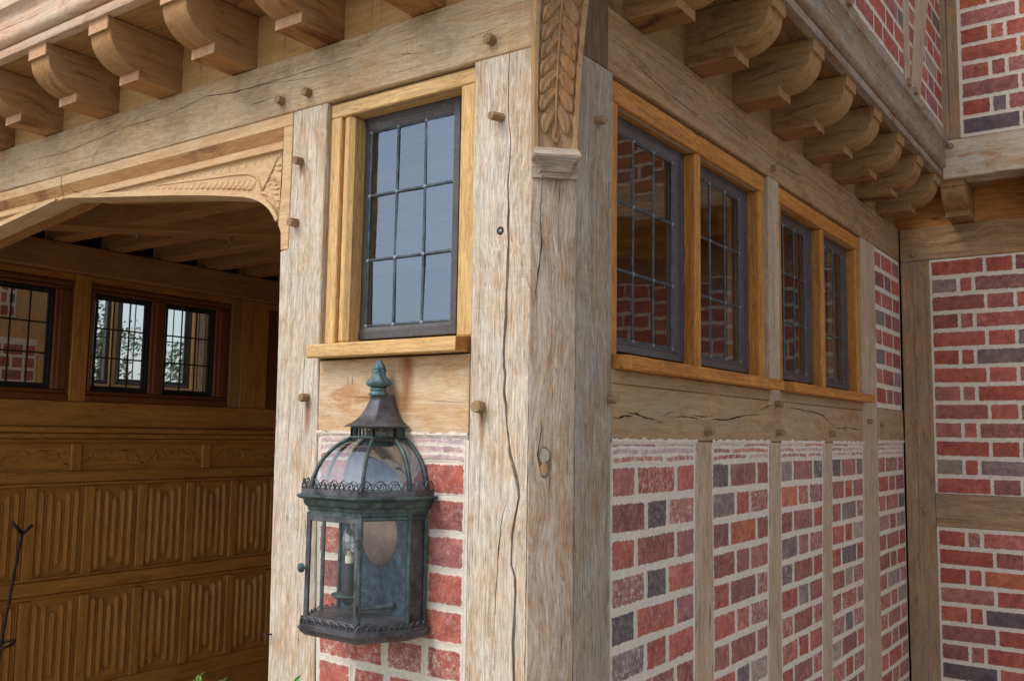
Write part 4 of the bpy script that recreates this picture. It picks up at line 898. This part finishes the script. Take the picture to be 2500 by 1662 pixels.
# ------------------------------------------------------------------ wall lantern
CX = -.434
def plan(s_=1.0, o_=0.0, back=0.0):
    b, a_, W, y3 = .0735, .145, .123, .056
    y3 += (1 - s_) * .016 / max(s_, .1); a_ += (1 - s_) * .016 / max(s_, .1)
    return [(CX - (W * s_ + o_), -back), (CX - (W * s_ + o_), -y3 * s_ - o_ * .41), (CX - b * s_ - o_ * .41, -a_ * s_ - o_), (CX + b * s_ + o_ * .41, -a_ * s_ - o_), (CX + (W * s_ + o_), -y3 * s_ - o_ * .41), (CX + (W * s_ + o_), -back)]
def loft(bm, levels, capt=True, capb=True, mi=0, closed=True):
    R_ = [[bm.verts.new((x, y, z)) for x, y in plan(s_, o_, .002)] for s_, o_, z in levels]
    for a, b in zip(R_, R_[1:]):
        for k in range(6 if closed else 5): bm.faces.new((a[k], a[(k + 1) % 6], b[(k + 1) % 6], b[k])).material_index = mi
    if capb: bm.faces.new(R_[0])
    if capt: bm.faces.new(R_[-1])
LN = thing('wall_lantern', 'large verdigris bronze half-octagon lantern with glass dome on the brick panel', 'lantern', group=None)
bm = bmesh.new(); loft(bm, [(.55, 0, 1.232), (.92, 0, 1.2365), (1, 0, 1.239), (1, .010, 1.2475), (1, .013, 1.2535), (1, .016, 1.2545), (1, .016, 1.2575), (1, .009, 1.2595), (1, .004, 1.2605), (1, .003, 1.272)])
finish('base_tray', bm, 'bronze', LN)
bm = bmesh.new(); loft(bm, [(1, -.004, 1.483), (1, .001, 1.4835), (1, .001, 1.489), (1, .004, 1.493), (1, .0045, 1.497), (1, .010, 1.501), (1, .0125, 1.506), (1, .0135, 1.512), (1, .023, 1.5155), (1, .027, 1.5185), (1, .027, 1.5215), (1, .023, 1.523), (.9, .0, 1.5235)], capt=False, capb=False)
finish('cornice', bm, 'verd', LN)
# cresting: pierced loops round the top and the tray
def cresting(name, o_, z0, hgt, pitch, mat):
    bm = bmesh.new(); P = plan(1, o_, .004)
    for a, b in zip(P, P[1:]):
        L_ = math.hypot(b[0] - a[0], b[1] - a[1]); n = max(1, round(L_ / pitch)); d = Vector(((b[0] - a[0]) / L_, (b[1] - a[1]) / L_, 0)); pw = L_ / n
        hb = hgt * .38; lh = hgt * .62; A3 = Vector((a[0], a[1], z0)); B3 = Vector((b[0], b[1], z0))
        nn = Vector((d.y, -d.x, 0)) * .0008; q = [bm.verts.new(v) for v in (A3 + nn, B3 + nn, B3 + nn + Vector((0, 0, hgt * .38)), A3 + nn + Vector((0, 0, hgt * .38)))]; bm.faces.new(q)
        q = [bm.verts.new(v) for v in (A3 - nn, B3 - nn, B3 - nn + Vector((0, 0, hgt * .38)), A3 - nn + Vector((0, 0, hgt * .38)))]; bm.faces.new(q)
        for k in range(n):
            c = A3 + d * (pw * (k + .5)) + Vector((0, 0, hgt * .38)); r = pw * .46
            pts = [c + d * (r * math.cos(t)) * 1.0 + Vector((0, 0, lh * max(0, math.sin(t)))) for t in [math.pi * i / 8 for i in range(9)]]
            tube(bm, pts, .0014, 5)
            for sg in (-1, 1):
                c2 = c + d * (sg * r * .42) + Vector((0, 0, -.001)); pts = [c2 + d * (r * .36 * math.cos(t)) + Vector((0, 0, r * .36 * math.sin(t))) for t in [math.pi * 2 * i / 7 for i in range(8)]]
                tube(bm, pts, .0009, 4, cap=False)
            c2 = c + Vector((0, 0, lh * .5)); pts = [c2 + d * (r * .3 * math.cos(t)) + Vector((0, 0, r * .3 * math.sin(t))) for t in [math.pi * 2 * i / 7 for i in range(8)]]
            tube(bm, pts, .0009, 4, cap=False)
    finish(name, bm, mat, LN)
cresting('top_cresting', .017, 1.5225, .031, .0265, 'bronze'); cresting('tray_cresting', .011, 1.257, .019, .021, 'bronze')
# corner bars of the body
bm = bmesh.new(); P = plan(1, 0, .006)
for k, (x, y) in enumerate(P): tube(bm, [(x, y, 1.262), (x, y, 1.485)], .0042 if k not in (2, 3) else .005, 8)
for a, b in zip(P, P[1:]):
    for z in (1.268, 1.479): tube(bm, [(a[0], a[1], z), (b[0], b[1], z)], .0045, 6)
finish('body_bars', bm, 'verd', LN)
bm = bmesh.new(); Q = plan(1, -.003, .006)
bm.free()
for k in (0, 1, 3, 4):
    bm = bmesh.new(); a, b = Q[k], Q[k + 1]; bm.faces.new([bm.verts.new(v) for v in ((a[0], a[1], 1.266), (b[0], b[1], 1.266), (b[0], b[1], 1.482), (a[0], a[1], 1.482))]); finish('side_glass', bm, 'bglass', LN)
DR = None
bm = bmesh.new(); x0, x1, yy = CX - .069, CX + .068, -.1475
for a, b in (((x0, 1.273), (x0, 1.474)), ((x1, 1.273), (x1, 1.474)), ((x0, 1.273), (x1, 1.273)), ((x0, 1.474), (x1, 1.474))):
    d_ = .005; box(bm, min(a[0], b[0]) - d_, max(a[0], b[0]) + d_, yy - .003, yy + .003, min(a[1], b[1]) - d_, max(a[1], b[1]) + d_, .001, 0 if a[1] == b[1] else 2, jit=.0003)
DR = finish('door', bm, 'bronze', LN)
bm = bmesh.new(); bm.faces.new([bm.verts.new(v) for v in ((x0, yy, 1.273), (x1, yy, 1.273), (x1, yy, 1.474), (x0, yy, 1.474))]); finish('door_glass', bm, 'bglass', DR)
bm = bmesh.new(); tube(bm, [(x0 - .002, yy - .002, 1.374), (x0 - .006, yy - .012, 1.374)], .003, 8)
for r_, d0, d1 in ((.0095, .010, .016), (.0065, .016, .0185), (.0035, .0185, .0205)): tube(bm, [(x0 - .006, yy - d0, 1.374), (x0 - .0075, yy - d1, 1.374)], r_, 14)
finish('knob', bm, 'verd_l', DR, smooth=False)
for z in (1.306, 1.432): bm = bmesh.new(); box(bm, x1 - .001, x1 + .010, yy - .006, yy + .001, z - .008, z + .008, .0015, 2); tube(bm, [(x1 + .006, yy - .006, z - .009), (x1 + .006, yy - .006, z + .009)], .003, 8); finish('hinge', bm, 'bronze', DR)
bm = bmesh.new(); box(bm, CX - .118, CX - .075, -.006, -.001, 1.262, 1.485, .001, 2) if 0 else None
bp = [(CX - .1205, 1.262), (CX + .1205, 1.262), (CX + .1205, 1.522)] + [(CX + .123 * s_ - .004, z_) for s_, z_ in ((.975, 1.526), (.935, 1.556), (.885, 1.573), (.825, 1.588), (.755, 1.600), (.68, 1.611), (.60, 1.621), (.52, 1.630))] + [(CX - .123 * s_ + .004, z_) for s_, z_ in ((.52, 1.630), (.60, 1.621), (.68, 1.611), (.755, 1.600), (.825, 1.588), (.885, 1.573), (.935, 1.556), (.975, 1.526))] + [(CX - .1205, 1.522)]
prism(bm, bp, -.006, -.001, lambda x: x, bevel=.0005); finish('back_plate', bm, 'plate', LN)
bm = bmesh.new(); box(bm, CX + .1175, CX + .1205, -.052, -.006, 1.265, 1.484, .0006, 2); finish('side_plate', bm, 'bronze', LN)
# dome
bm = bmesh.new(); prof = []
for i in range(11):
    t = i / 10; ang = t * math.pi / 2; prof = [(.985, 1.524), (.98, 1.540), (.955, 1.558), (.91, 1.575), (.855, 1.590), (.785, 1.603), (.705, 1.614), (.615, 1.624), (.525, 1.632), (.45, 1.637)]
bmg = bmesh.new(); R_ = [[bmg.verts.new((x, y, z)) for x, y in plan(s_, -.001, .003)] for s_, z in prof]
for a, b in zip(R_, R_[1:]):
    for k in range(5): bmg.faces.new((a[k], a[k + 1], b[k + 1], b[k]))
bm.free()
for k in range(6):
    bm = bmesh.new(); tube(bm, [(plan(s_, 0, .004)[k][0], plan(s_, 0, .004)[k][1], z) for s_, z in prof], .0042, 7); finish('dome_rib', bm, 'verd', LN, smooth=True)
finish('dome_glass', bmg, 'lglass', LN, keepn=False)
# neck gallery, flared roof, finial
bm = bmesh.new(); loft(bm, [(.38, 0, 1.636), (.45, .001, 1.6365), (.47, .001, 1.639), (.45, 0, 1.642), (.4, 0, 1.6425)]); loft(bm, [(.4, 0, 1.658), (.45, .001, 1.6585), (.45, .001, 1.662), (.4, 0, 1.6625)])
for a, b in zip(plan(.44, 0, .006), plan(.44, 0, .006)[1:]):
    L_ = math.hypot(b[0] - a[0], b[1] - a[1]); n = 3
    for k in range(n + 1):
        x, y = lerp(a[0], b[0], k / n), lerp(a[1], b[1], k / n); box(bm, x - .0025, x + .0025, y - .0015, y + .0015, 1.641, 1.659, .0004, 2, jit=0)
finish('neck_gallery', bm, 'verd', LN)
bm = bmesh.new(); loft(bm, [(.535, .001, 1.6615), (.55, .001, 1.6622), (.535, .0, 1.6640), (.455, 0, 1.669), (.375, 0, 1.677), (.305, 0, 1.688), (.245, 0, 1.702), (.195, 0, 1.717), (.17, 0, 1.730)])
finish('flared_roof', bm, 'bronze', LN)
bm = bmesh.new(); lathe(bm, [(.020, 1.726), (.0275, 1.7275), (.029, 1.7305), (.0275, 1.7335), (.0225, 1.736), (.0235, 1.7385), (.0265, 1.7405), (.024, 1.743), (.018, 1.7445)], (CX + .001, -.030), 20)
lathe(bm, [(.017, 1.744), (.026, 1.7475), (.0325, 1.752), (.0335, 1.756), (.030, 1.7605), (.0235, 1.766), (.0185, 1.7725), (.0175, 1.778), (.0205, 1.782), (.018, 1.7825)], (CX + .001, -.030), 32, lobes=6, amp=.17)
lathe(bm, [(.0145, 1.781), (.018, 1.7845), (.0165, 1.789), (.012, 1.795), (.0075, 1.8005), (.004, 1.8045), (.0015, 1.806)], (CX + .001, -.030), 24, lobes=6, amp=.14)
for v in bm.verts:
    v.co.x = CX + .001 + (v.co.x - CX - .001) * .74; v.co.y = -.030 + (v.co.y + .030) * .74
    if v.co.y > -.001: v.co.y = -.001
finish('finial', bm, 'verd_l', LN, smooth=True)
# candle, bulb, dish, arm, reflector
bx, by = CX - .018, -.082
bm = bmesh.new(); lathe(bm, [(.0125, 1.318), (.0125, 1.378), (.011, 1.381)], (bx, by), 16); finish('candle_tube', bm, 'candle', LN, smooth=False)
bm = bmesh.new(); lathe(bm, [(.0085, 1.380), (.0085, 1.396), (.0055, 1.398), (.0055, 1.405)], (bx, by), 14); finish('socket', bm, 'cream', LN)
bm = bmesh.new(); lathe(bm, [(.008, 1.395), (.0135, 1.405), (.0165, 1.418), (.0155, 1.432), (.011, 1.446), (.0055, 1.458), (.002, 1.465), (.0008, 1.469)], (bx, by), 18); finish('bulb', bm, 'bulb', LN, smooth=True)
bm = bmesh.new(); lathe(bm, [(.006, 1.296), (.012, 1.303), (.022, 1.308), (.034, 1.315), (.036, 1.3185), (.033, 1.3175), (.012, 1.312)], (bx, by), 20)
tube(bm, [(bx, by, 1.298), (bx + .004, by + .004, 1.291), (bx + .018, by + .018, 1.2875), (bx + .045, by + .055, 1.289), (bx + .055, -.012, 1.291), (bx + .056, -.006, 1.291)], [.005, .0055, .005, .0055, .007, .009], 8)
finish('candle_arm', bm, 'verd_l', LN, smooth=True)
bm = bmesh.new(); cxr, czr = CX - .006, 1.432
ring0 = []
for r_, y in ((.0, -.016), (.020, -.0155), (.040, -.0135), (.052, -.010), (.056, -.0065)):
    ring0.append([bm.verts.new((cxr + r_ * .92 * math.cos(k * math.pi / 16), y, czr + r_ * 1.15 * math.sin(k * math.pi / 16))) for k in range(32)] if r_ else [bm.verts.new((cxr, y, czr))])
for k in range(32): bm.faces.new((ring0[0][0], ring0[1][k], ring0[1][(k + 1) % 32]))
for a, b in zip(ring0[1:], ring0[2:]):
    for k in range(32): bm.faces.new((a[k], a[(k + 1) % 32], b[(k + 1) % 32], b[k]))
finish('reflector', bm, 'copper', LN, smooth=True)

# ------------------------------------------------------------------ porch interior
XW = -3.1
WB = thing('wall_plate', 'dark oak beam above the leaded windows inside the porch', 'beam'); bm = bmesh.new(); box(bm, XW - .02, XW + .06, .14, 2.62, 2.345, 2.468, .004, 1); finish('beam_body', bm, 'inner_beam', WB, 1)
PN = thing('panelling', 'dark stained oak wall panelling with linenfold rows inside the porch', 'panelling')
bm = bmesh.new(); box(bm, XW - .04, XW - .012, .14, 2.62, .06, 1.66, .001, 1); finish('backing', bm, 'inner', PN, 1)
bm = bmesh.new()
for z0, z1, d_ in ((1.60, 1.625, .004), (1.405, 1.455, .006), (.925, .985, .006), (.43, .50, .006), (.06, .2, .006)):
    box(bm, XW - .011, XW + d_, .14, 2.62, z0, z1, .004, 1)
box(bm, XW - .011, XW + .022, .14, 2.62, 1.628, 1.652, .006, 1); box(bm, XW - .011, XW + .014, .14, 2.62, 1.583, 1.599, .005, 1); box(bm, XW - .011, XW + .016, .14, 2.62, 1.392, 1.404, .004, 1)
box(bm, XW - .011, XW + .014, .14, 2.62, .988, .998, .004, 1); box(bm, XW - .011, XW - .002, .14, 2.62, .905, .922, .003, 1)
finish('rails', bm, 'inner', PN, 1)
SY = [.105 + .2675 * k for k in range(10)]
for (z0, z1) in ((.985, 1.392), (.50, .905)):
    for y in SY:
        if y < .16: continue
        bm = bmesh.new(); box(bm, XW - .011, XW + .0045, y - .024, y + .024, z0 + .002, z1 - .002, .004, 2); finish('stile', bm, 'inner', PN, 2)
    for ya, yb in zip(SY, SY[1:]):
        if ya < .1: ya = .14
        bm = bmesh.new(); a, b = ya + .034, yb - .034; w_ = b - a; folds = 5
        # linenfold: five folds of different lengths
        for k in range(folds):
            c = a + w_ * (k + .5) / folds; hw = w_ / folds * .47; inset = (.012, .022, .052, .022, .012)[k]
            zt, zb = z1 - .018 - inset, z0 + .018 + inset; R_ = []
            for z, s_ in ((zb - .010, .0), (zb - .002, .55), (zb + .008, 1), (lerp(zb, zt, .5), 1), (zt - .008, 1), (zt + .002, .55), (zt + .010, 0)):
                R_.append([bm.verts.new((XW - .0105 + h_ * (.3 + .7 * s_), c + q_ * hw * (.35 + .65 * s_), z)) for q_, h_ in ((-1, 0), (-.8, .006), (-.45, .0155), (-.1, .0175), (.3, .011), (.6, .006), (.75, .009), (.92, .007), (1, 0))])
            for p_, q_ in zip(R_, R_[1:]):
                for i in range(8): bm.faces.new((p_[i], p_[i + 1], q_[i + 1], q_[i]))
        box(bm, XW - .011, XW - .006, a - .008, a - .002, z0 + .004, z1 - .004, .001, 2); box(bm, XW - .011, XW - .006, b + .002, b + .008, z0 + .004, z1 - .004, .001, 2)
        finish('linenfold_panel', bm, 'inner', PN, 2)
for y in (.12, .83, 1.525, 2.22):
    if y > .15:
        bm = bmesh.new(); box(bm, XW - .011, XW + .0045, y - .026, y + .026, 1.457, 1.581, .004, 2); finish('stile', bm, 'inner', PN, 2)
for ya, yb in ((.14, .80), (.86, 1.495), (1.555, 2.19)):
    bm = bmesh.new(); n = max(1, round((yb - ya) / .16))
    for k in range(n):
        c = lerp(ya, yb, (k + .5) / n); sg = 1 if k % 2 else -1; pts = []
        for i in range(26):
            t = i / 25 * 2 * math.pi * 1.35; r_ = .008 + .028 * (1 - i / 25); pts.append((XW - .010, c + sg * (.0 + r_ * math.cos(t)), 1.518 + r_ * math.sin(t) * .95))
        tube(bm, pts, [.0042 - .002 * i / 25 for i in range(26)], 5)
        tube(bm, [(XW - .010, c + sg * .036, 1.518), (XW - .010, c + sg * .055, 1.49), (XW - .010, c + sg * .08, 1.485)], .0035, 5)
        tube(bm, [(XW - .010, c - sg * .02, 1.545), (XW - .010, c - sg * .05, 1.548), (XW - .010, c - sg * .07, 1.53)], .003, 5)
    finish('frieze_carving', bm, 'inner', PN, 1, smooth=True)
# wall above the panelling, round the inner windows
UW = thing('window_wall', 'dark oak framing round the inner porch windows, above the panelling', 'wall')
bm = bmesh.new(); box(bm, XW - .05, XW + .0, .14, 2.62, 1.655, 1.768, .003, 1); box(bm, XW - .05, XW - .002, .14, 2.62, 2.312, 2.344, .002, 1)
finish('sill_beam', bm, 'inner', UW, 1)
for y0, y1, mt in ((.772, .850, 'inner'), (1.640, 1.706, 'inner_beam'), (1.708, 1.886, 'inner')):
    bm = bmesh.new(); box(bm, XW - .05, XW + .012, y0, y1, 1.769, 2.343, .003, 2); finish('stud', bm, mt, UW, 2)
bm = bmesh.new(); box(bm, XW - .05, XW - .004, 1.888, 2.62, 1.769, 2.343, .002, 2); finish('dark_panel', bm, 'inner_dark', UW, 2)
mpW = mapper('W')
def inner_window(label, y0, y1, lights, sd):
    W_ = thing('inner_window', label, 'window'); bm = bmesh.new()
    bar(bm, mpW, y0, y1, -.045, .008, 1.770, 1.800, 'u', .006); bar(bm, mpW, y0, y1, -.045, .008, 2.288, 2.311, 'u', .006)
    bar(bm, mpW, y0, y1, -.045, .0, 1.8005, 1.818, 'u', .005); bar(bm, mpW, y0, y1, -.045, .0, 2.270, 2.2875, 'u', .005)
    ed = [y0] + [v for l_ in lights for v in (l_[0] - .020, l_[1] + .020)] + [y1]
    for a, b in zip(ed[::2], ed[1::2]):
        if b - a > .004:
            bar(bm, mpW, a, b, -.045, .0, 1.8185, 2.2695, 'z', .005)
            if b - a > .03:
                c_ = (a + b) / 2; bar(bm, mpW, c_ - (b - a) * .28, c_ + (b - a) * .28, -.01, .008, 1.8185, 2.2695, 'z', .005)
    finish('frame', bm, 'inner_dark', W_, 2)
    for k, (a, b) in enumerate(lights): casement(W_, mpW, a - .0195, b + .0195, 1.819, 2.269, a, b, 1.840, 2.248, -.012, -.022, 3, 3, 'gap', 'gap', seed=sd + k)
inner_window('inner porch window at the left picture edge, looking onto brickwork', .142, .771, [(.168, .405), (.424, .672)], 30)
inner_window('inner porch window pair on the right, sky seen through both lights', .852, 1.638, [(.903, 1.154), (1.273, 1.530)], 34)
bm = bmesh.new(); box(bm, -3.2, -.16, 2.62, 2.74, 0, 2.71, .003, 0); tag(finish('porch_end_wall', bm, 'inner_dark', None, 0), 'dark boarded end wall inside the porch', 'wall')
bm = bmesh.new(); box(bm, XW - .11, XW - .055, -.2, 2.9, 1.0, 2.714, .003, 1); box(bm, XW - .11, XW - .03, -.2, 2.9, 2.4705, 2.712, .003, 1) if 0 else None
for v in bm.verts:
    if v.co.z < 1.5: v.co.z = 2.4695
tag(finish('sky_block_board', bm, 'void', None, 1), 'added dark boards blocking the sky between the porch joists above the inner windows', 'board')  # added blocker, stops sky showing between the joists over the plate
bm = bmesh.new(); box(bm, XW - .075, XW - .0505, .14, 2.62, 1.74, 1.795, .002, 1); tag(finish('light_leak_strip', bm, 'inner_dark', None, 1), 'added dark strip blocking a light leak behind the bottom edge of the inner porch window frames', 'board')  # added to stop light leaking between sill beam and frame
# ceiling joists and dragon beam
DJ = 'ceiling joists of the porch'
JN = ['first', 'second', 'third', 'fourth', 'fifth', 'sixth', 'seventh']
for i, (y0, y1) in enumerate(((.365, .445), (.630, .710), (.900, .980), (1.172, 1.262), (1.430, 1.525), (1.690, 1.782), (1.955, 2.045))):
    bm = bmesh.new(); xe = min(-.2, -3.19 + y0 + .12 if 0 else -.2); xs = XW - .02
    box(bm, xs, (y0 - 3.19 - .02) if y0 < .4 else -.18, y0, y1, 2.4705, 2.600, .003, 0)
    tag(finish('ceiling_joist', bm, 'inner_beam', None, 0), '%s joist from the arch, resting on the dark beam over the inner windows' % JN[i], 'joist', DJ)
for i, xx in enumerate((-2.70, -2.43, -2.165, -1.90, -1.63)):
    bm = bmesh.new(); box(bm, xx - .045, xx + .045, .19, min(2.6, xx + 3.17), 2.6012, 2.699, .003, 1)
    tag(finish('cross_joist', bm, 'inner_beam', None, 1), '%s joist running inward behind the arch, above the diagonal beam' % JN[i], 'joist', 'joists behind the arch')
bm = bmesh.new(); L0 = .0
sweep(bm, bev(rect(-.055, .055, 2.452, 2.599), .003), 0, .15, 3.2, .2, .0005, .002, map3=lambda ax, t, u, v: (XW - .06 + t * .7071 - u * .7071 - .0, .15 - .02 + t * .7071 + u * .7071 - .1, v))
DB = thing('dragon_beam', 'diagonal oak beam crossing the porch ceiling', 'beam'); finish('beam_body', bm, 'inner_beam', DB, (1, 1, 0))
peg(DB, (-2.50, .69, 2.455), (0, 0, -1), .03, .010); peg(DB, (-2.24, .95, 2.455), (0, 0, -1), .03, .010)
# forked twisted rod with ring
RD = thing('forked_rod', 'dark twisted rod with a forked top and a ring, by the panelling', 'rod'); bm = bmesh.new(); X0 = -2.95
pts = [(X0, .445, .06), (X0, .462, .5), (X0, .474, .767), (X0, .498, .95), (X0, .5222, 1.153), (X0, .533, 1.217)]
P = []
for a, b in zip(pts, pts[1:]):
    n = 14; P += [tuple(lerp(a[i], b[i], k / n) for i in range(3)) for k in range(n)]
P.append(pts[-1]); tube(bm, [(x + .0008 * math.cos(i * 1.1), y + .0008 * math.sin(i * 1.1), z) for i, (x, y, z) in enumerate(P)], [.0058 + .0008 * math.sin(i * 1.7) for i in range(len(P))], 7)
tube(bm, [(X0, .533, 1.212), (X0 - .005, .512, 1.236), (X0 - .01, .491, 1.264)], [.008, .007, .0062], 7); tube(bm, [(X0, .533, 1.212), (X0 + .005, .55, 1.230), (X0 + .01, .567, 1.245)], [.008, .007, .006], 7)
finish('shaft', bm, 'iron', RD, 2, smooth=True)
bm = bmesh.new(); tube(bm, [(X0 + .035 * math.cos(t) , .487 + .04 * math.sin(t), .772 + .012 * math.sin(t)) for t in [i * math.pi / 10 for i in range(21)]], .0055, 7, cap=False); finish('ring', bm, 'iron', RD, smooth=True)

# ------------------------------------------------------------------ what the inner windows look onto
bm = bmesh.new(); box(bm, -4.74, -4.602, .3, 1.52, 0, 3.2, .004, 2); tag(finish('garden_pier', bm, 'infill', None, 2), 'tan timber pier seen through the left inner window', 'pier')
MV = lambda u, w_, z: (-4.598 + w_, u, z)
brick_panel('brick_panel', 'low brick panel seen through the left inner porch window', MV, 1.12, 1.40, 0, 2.17, rows_plain(2.13, .075, 26, (1, 2, 1), (2, 1, 1)), None, 61)
brick_panel('brick_panel', 'high brick panel seen through the left inner porch window', MV, 1.16, 1.26, 2.29, 2.9, rows_plain(2.88, .075, 8, (1, 1), (2, 1)), None, 62)
GS = thing('garden_screen', 'oak and glass screen with blue-grey leaded casement outside the inner windows', 'screen'); mpV = mapper('V')
for a, b, mt in ((1.865, 1.903, 'golden'), (2.472, 2.515, 'golden'), (2.524, 2.570, 'post'), (2.576, 2.86, 'girt_r')):
    bm = bmesh.new(); bar(bm, mpV, a, b, -.04, .02, 1.0, 3.2, 'z', .003); finish('screen_post', bm, mt, GS, 2)
bm = bmesh.new(); bar(bm, mpV, 1.525, 2.5, -.05, .06, 1.83, 1.925, 'u', .003); finish('screen_sill', bm, 'golden', GS, 1)
casement(GS, mpV, 1.904, 2.471, 1.93, 3.1, 1.95, 2.43, 1.965, 3.06, .0, -.012, 5, 4, seed=50)
casement(GS, mpV, 1.525, 1.864, 1.93, 3.1, 1.54, 1.85, 1.95, 3.06, .0, -.012, 3, 4, seed=51)
def foliage_tree(label, cat, x, y, h, r, n, conifer, seed):
    TT = thing('tree', label, cat); rr = random.Random(seed); bm = bmesh.new()
    tube(bm, [(x, y, 0), (x + .05, y, h * .5), (x, y + .03, h * .92)], [.11, .07, .015], 8)
    for k in range(10):
        z = h * (.25 + .07 * k); a_ = k * 2.4; tube(bm, [(x, y, z), (x + math.cos(a_) * r * .6 * (1 - z / h), y + math.sin(a_) * r * .6 * (1 - z / h), z + .1)], [.03, .008], 5)
    finish('trunk', bm, 'bark', TT, 2); bm = bmesh.new()
    cl = []
    for k in range(70):
        z = rr.uniform(.12, 1.0); a_ = rr.uniform(0, 6.28); rad = r * ((1 - z) if conifer else math.sqrt(max(.05, 1 - (2 * z - 1) ** 2))) * rr.uniform(.4, 1); cl.append((x + rad * math.cos(a_), y + rad * math.sin(a_), z * h))
    for k in range(n):
        c = rr.choice(cl); p_ = Vector((c[0] + rr.gauss(0, .12), c[1] + rr.gauss(0, .12), c[2] + rr.gauss(0, .1))); s_ = rr.uniform(.016, .038)
        d = Vector((rr.gauss(0, 1), rr.gauss(0, 1), rr.gauss(0, 1))).normalized(); e_ = d.orthogonal().normalized(); g_ = d.cross(e_)
        bm.faces.new([bm.verts.new(p_ + v) for v in (e_ * s_, g_ * s_ * .5, -e_ * s_, -g_ * s_ * .5)])
    finish('crown', bm, 'leafd', TT, 2)
foliage_tree('slender conifer seen through the inner porch windows', 'tree', -9.5, 4.72, 3.1, .75, 3500, True, 1)
foliage_tree('bushy tree in the garden behind the inner porch windows', 'tree', -11.5, 6.3, 2.95, 1.2, 4500, False, 2)
foliage_tree('small dark conifer low in the right inner window light', 'tree', -8.2, 4.95, 2.55, .55, 2500, True, 3)

# ------------------------------------------------------------------ shrub tips at the bottom of the picture
def sprig(label, bx_, by_, tips, seed):
    PL = thing('shrub', label, 'shrub'); rr = random.Random(seed); bm = bmesh.new(); bl = bmesh.new()
    for tx, ty, tz in tips:
        pts = [(lerp(bx_, tx, t) + .02 * math.sin(t * 5 + tx * 9), lerp(by_, ty, t), tz * t) for t in (0, .25, .5, .75, .9, 1)]; tube(bm, pts, [.006, .005, .004, .003, .002, .001], 5)
        for k in range(46):
            z = tz - .012 * k * rr.uniform(.6, 1.0); t = z / tz; c = Vector((lerp(bx_, tx, t) + .02 * math.sin(t * 5 + tx * 9), lerp(by_, ty, t), z))
            a_ = k * 2.4 + rr.uniform(-.4, .4); up = .9 if k < 4 else rr.uniform(.1, .6); d = Vector((math.cos(a_), math.sin(a_), up)).normalized(); s_ = rr.uniform(.014, .024) * (1 if k > 3 else .8)
            sd_ = d.cross(Vector((0, 0, 1))).normalized(); nn = sd_.cross(d)
            v = [c, c + d * s_ * .35 + sd_ * s_ * .30 + nn * .001, c + d * s_ * .75 + sd_ * s_ * .26, c + d * s_, c + d * s_ * .75 - sd_ * s_ * .26, c + d * s_ * .35 - sd_ * s_ * .30 + nn * .001]
            mid = [c + d * s_ * .35 - nn * .002, c + d * s_ * .75 - nn * .002]
            V = [bl.verts.new(p_) for p_ in v]; m1, m2 = bl.verts.new(mid[0]), bl.verts.new(mid[1])
            for f in ((V[0], V[1], m1), (V[1], V[2], m2, m1), (V[2], V[3], m2), (V[0], m1, V[5]), (m1, m2, V[4], V[5]), (m2, V[3], V[4])): bl.faces.new(f)
    finish('stems', bm, 'bark', PL, 2); finish('leaves', bl, 'leaf', PL, 2, smooth=True)
sprig('green leafy shrub whose tips show at the bottom edge, below the archway', -.60, -.30, [(-.6245, -.3, 1.166), (-.5666, -.3, 1.166), (-.60, -.33, 1.140), (-.65, -.28, 1.12), (-.53, -.31, 1.13)], 5)
sprig('green leafy sprig showing at the bottom edge in front of the archway post', -.39, -.32, [(-.3794, -.3, 1.205), (-.41, -.3, 1.185), (-.35, -.33, 1.15)], 6)
